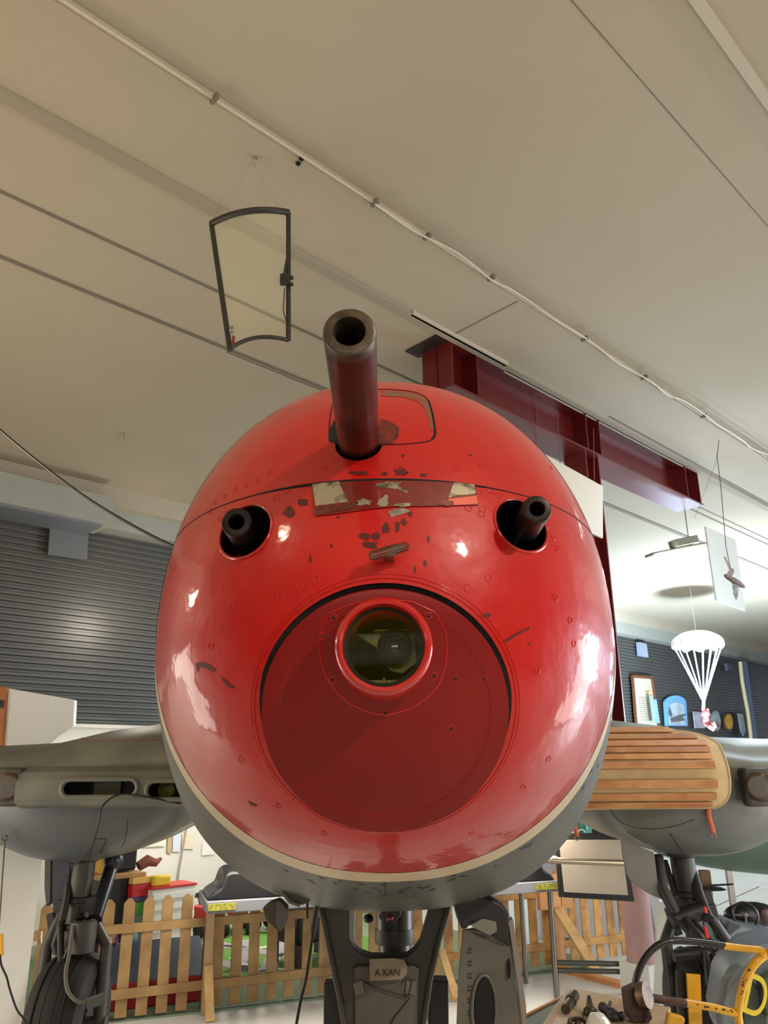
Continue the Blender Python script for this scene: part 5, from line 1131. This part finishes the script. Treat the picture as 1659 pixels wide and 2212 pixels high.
b = MB(); p_ = on(1293, 2214, .03); b.lathe([(0, .045), (.02, .043), (.045, .02), (.05, -.02), (.05, -.05)], p_, V((.2, -.5, 1)), 28); tag(b.build('glass_dome', M('dome_white', (214, 210, 196), .15, coat=.6)), 'glossy white dome cap at the bottom edge of the beige board', 'dome')
b = MB(); b.prism([on(x, y, 0.001) for x, y in [(1205,2190),(1228,2192),(1222,2222),(1188,2222)]], V((0, 0, .001))); tag(b.build('info_card', M('card_pale', (214, 190, 168), .7, var=.06, vs=30)), 'pale printed card lying under the cylindrical fitting', 'card')
b = MB(); q = PZ(1455, 2210, .66); b.box(q+V((0, -.05, 0)), (.3, .24, .02)); b.build('panel', m_yel, None) if False else None
b = MB(); b.prism([P(x, y, 3.75) for x, y in [(1446,2190),(1478,2198),(1480,2206),(1472,2225),(1440,2225)]], V((0, .04, 0))); tag(b.build('yellow_bracket', m_yel, bevel=.004), 'small yellow bracket at the bottom edge right of the beige board', 'bracket')
# grey-green craft with yellow letter
m_craft = M('craft_grey', (116, 126, 132), .4, var=.08, vs=4); m_craftg = M('craft_green', (62, 70, 62), .5, var=.06, vs=4)
kc2 = thing('pedal_craft', 'grey and dark green small craft marked with a yellow D at right edge', 'pedal craft', P(1650, 2260, 4.9))
b = MB(); YQ = 4.35
pts = [(1560,2120),(1580,2085),(1620,2050),(1700,2030),(1760,2060),(1760,2260),(1560,2260),(1548,2200),(1556,2150)]
b.prism([P(x, y, YQ) for x, y in pts], V((.1, .4, 0))); b.build('hull', m_craft, kc2, bevel=.03)
b = MB(); b.prism([P(x, y, YQ-.03) for x, y in [(1612,2115),(1628,2122),(1652,2150),(1660,2200),(1662,2260),(1612,2260),(1604,2200),(1604,2150)]], V((0, .05, 0))); b.build('side_panel', m_craftg, kc2, bevel=.01)
b = MB(); b.prism([P(x, y, YQ-.06) for x, y in [(1648,2110),(1700,2080),(1700,2200),(1654,2196),(1646,2150)]], V((0, .04, 0))); b.build('cockpit_rim', m_craftg, kc2, bevel=.01)
dC = P(1632, 2156, YQ-.08)
text('D', 'letter_d', M('letter_yellow', (220, 200, 60), .5), kc2, dC, (1, 0, -.40), (0, -1, 0), .155, .002, 1.7)
b = MB(); b.prism([P(x, y, 5.3) for x, y in [(1545,2040),(1600,2000),(1640,2012),(1700,2020),(1700,2060),(1560,2060)]], V((0, .5, 0))); b.build('deck', m_craft, kc2, bevel=.01)
sw = thing('steering_wheel', 'black steering wheel over a round dark dashboard at right edge', 'steering wheel', P(1612, 1995, 5.6))
cS = P(1610, 1977, 5.6); ax = V((-.25, -1, .25)).normalized(); u = ax.cross(ZZ).normalized(); v = u.cross(ax)
b = MB(); b.tube([cS+(u*math.cos(a*math.pi/16)*.075+v*math.sin(a*math.pi/16)*.075) for a in range(32)], .0075, 8, closed=True); b.build('rim', m_black, sw)
b = MB(); b.ell(cS, (.018, .012, .018)); b.bar(cS-u*.07, cS+u*.07, .012, .008); b.bar(cS, cS-v*.07, .012, .008); b.build('spokes', m_plate, sw)
b = MB(); b.ell(cS+V((.11, .16, -.03)), (.19, .08, .085)); dsh = b.build('dashboard', m_black, sw); 
b = MB(); b.ell(cS+V((.17, .09, -.02)), (.045, .02, .05)); b.build('gauge', M('gauge_brown', (60, 30, 26), .4), sw)
b = MB(); b.tube([cS+V((.02, .02, -.02)), cS+V((.05, .15, -.1))], .012, 8); b.build('steering_column', m_black, sw)
b = MB(); b.prism([P(x, y, 5.5) for x, y in [(1558,2004),(1582,2004),(1602,2028),(1597,2034),(1566,2026)]], V((0, .2, 0))); tag(b.build('red_cushion', M('seat_red', (170, 22, 26), .5), bevel=.01), 'red seat cushion beside the slanted wooden stick', 'seat')
b = MB(); b.prism([P(x, y, 5.55) for x, y in [(1600,2016),(1640,2006),(1660,2010),(1664,2018),(1606,2032)]], V((0, .2, 0))); tag(b.build('white_cushion', M('cushion_white', (196, 196, 190), .6), bevel=.01), 'white padded cushion under the steering wheel', 'cushion')
b = MB(); b.tube([P(1519, 1932, 5.7), P(1585, 2035, 5.3)], .012, 10); tag(b.build('wooden_stick', M('stick_brown', (70, 56, 44), .5)), 'dark wooden stick slanting past the right wheel strut', 'stick')
b = MB(); b.prism([P(x, y, 5.9) for x, y in [(1524,1965),(1532,1970),(1556,2005),(1566,2030),(1530,2030)]], V((0, .3, 0))); tag(b.build('olive_box', M('olive_drab', (76, 74, 48), .6)), 'olive drab box behind the red streamer of the right strut', 'box')
b = MB(); b.prism([P(x, y, 5.6) for x, y in [(1574,2058),(1640,2062),(1632,2078),(1580,2074)]], V((0, .2, 0))); tag(b.build('red_crate', M('crate_red', (130, 20, 26), .5)), 'dark red crate seen under the yellow tube', 'crate')
b = MB(); b.lathe([(0, -.06), (.07, -.06), (.08, -.04), (.08, .1), (0, .1)], P(1590, 2090, 5.3), V((-.6, -1, .1)), 24); tag(b.build('spare_tyre', m_rubber), 'small black wheel behind the yellow tube', 'wheel')
# green drop tank beyond
tkq = P(1720, 1870, 9.6)
b = MB(); pr = []
for k in range(17):
    a = math.pi*k/16; pr.append((.5*math.sin(a)**.8 if 0 < k < 16 else 0, -1.75*math.cos(a)))
b.lathe(pr, V((tkq.x, tkq.y, 1.06)), V((.9, -.25, 0)), 32); dt = b.build('drop_tank', M('tank_green', (92, 108, 92), .45, var=.06, vs=3)); tag(dt, 'large pale green tank behind the right engine', 'tank')
for dx in (-.7, .8):
    b = MB(); b.box(V((tkq.x+dx, tkq.y-dx*.28, .3)), (.06, .06, .6)); b.build('stand', m_chrome, dt)
b = MB(); b.bar(P(1521, 1880, 9.5), V((P(1526, 1937, 9.5).x, 9.5, 0)), .1, .1); tag(b.build('wooden_post', M('post_brown', (112, 86, 52), .6)), 'brown wooden post on the bright floor beyond the right wheel', 'post')
b = MB(); pc = P(1535, 1917, 9.3); b.lathe([(0, .01), (.12, 0), (.16, -.015), (.12, -.01)], pc, (0, 0, 1), 24); b.tube([pc, pc+V((0, 0, -pc.z))], .012, 8); b.tube([pc+V((0, 0, .02)), pc+V((.25, 0, .03))], .01, 8); tag(b.build('cymbal_stand', m_black), 'thin dark disc on a stand on the bright floor at right', 'stand')
cA_, cB_ = PZ(1530, 1965, .002), PZ(1640, 1915, .002); b = MB(); b.bar(cA_, cB_, .02, .003); struct(b.build('trim_22', m_seam))
# lamps over the visitor side, where the light comes from
for i, (x, y, z, lab) in enumerate(((3.1, -1.9, 4.62, 'round white pendant lamp behind the viewer on the right'), (-3.2, -.6, 4.52, 'round white pendant lamp behind the viewer on the left'))):
    t = thing('pendant_lamp', lab, 'lamp', V((x, y, z)))
    b = MB(); b.lathe([(0, .12), (.05, .11), (.16, .06), (.2, .02), (.195, .02), (.15, .05), (0, .1)], V((x, y, z)), (0, 0, 1), 32); b.build('shade', M('shade_white', (225, 222, 214), .5), t)
    b = MB(); b.tube([V((x, y, z+.11)), V((x, y, CEIL+.06))], .006, 8); b.build('cord', m_black, t)
# white boards added unseen behind the viewer, to be mirrored in the paint
for i, (x, y, rz, wd, ht, lab) in enumerate(((-2.6, -1.6, .9, 1.3, 2.0, 'white reflector board added behind the viewer on the left'), (2.6, -2.6, -.6, 1.6, 1.9, 'white reflector board added behind the viewer on the right'))):
    c, s_ = math.cos(rz), math.sin(rz); X = V((c, s_, 0)); b = MB(); b.box(V((x, y, ht/2+.1)), (wd, .04, ht), (X, V((-s_, c, 0)), ZZ)); b.box(V((x, y, .05)), (wd*.8, .4, .1), (X, V((-s_, c, 0)), ZZ))
    tag(b.build('reflector_board', M('reflector_white', (214, 206, 196), .6)), lab, 'reflector board')
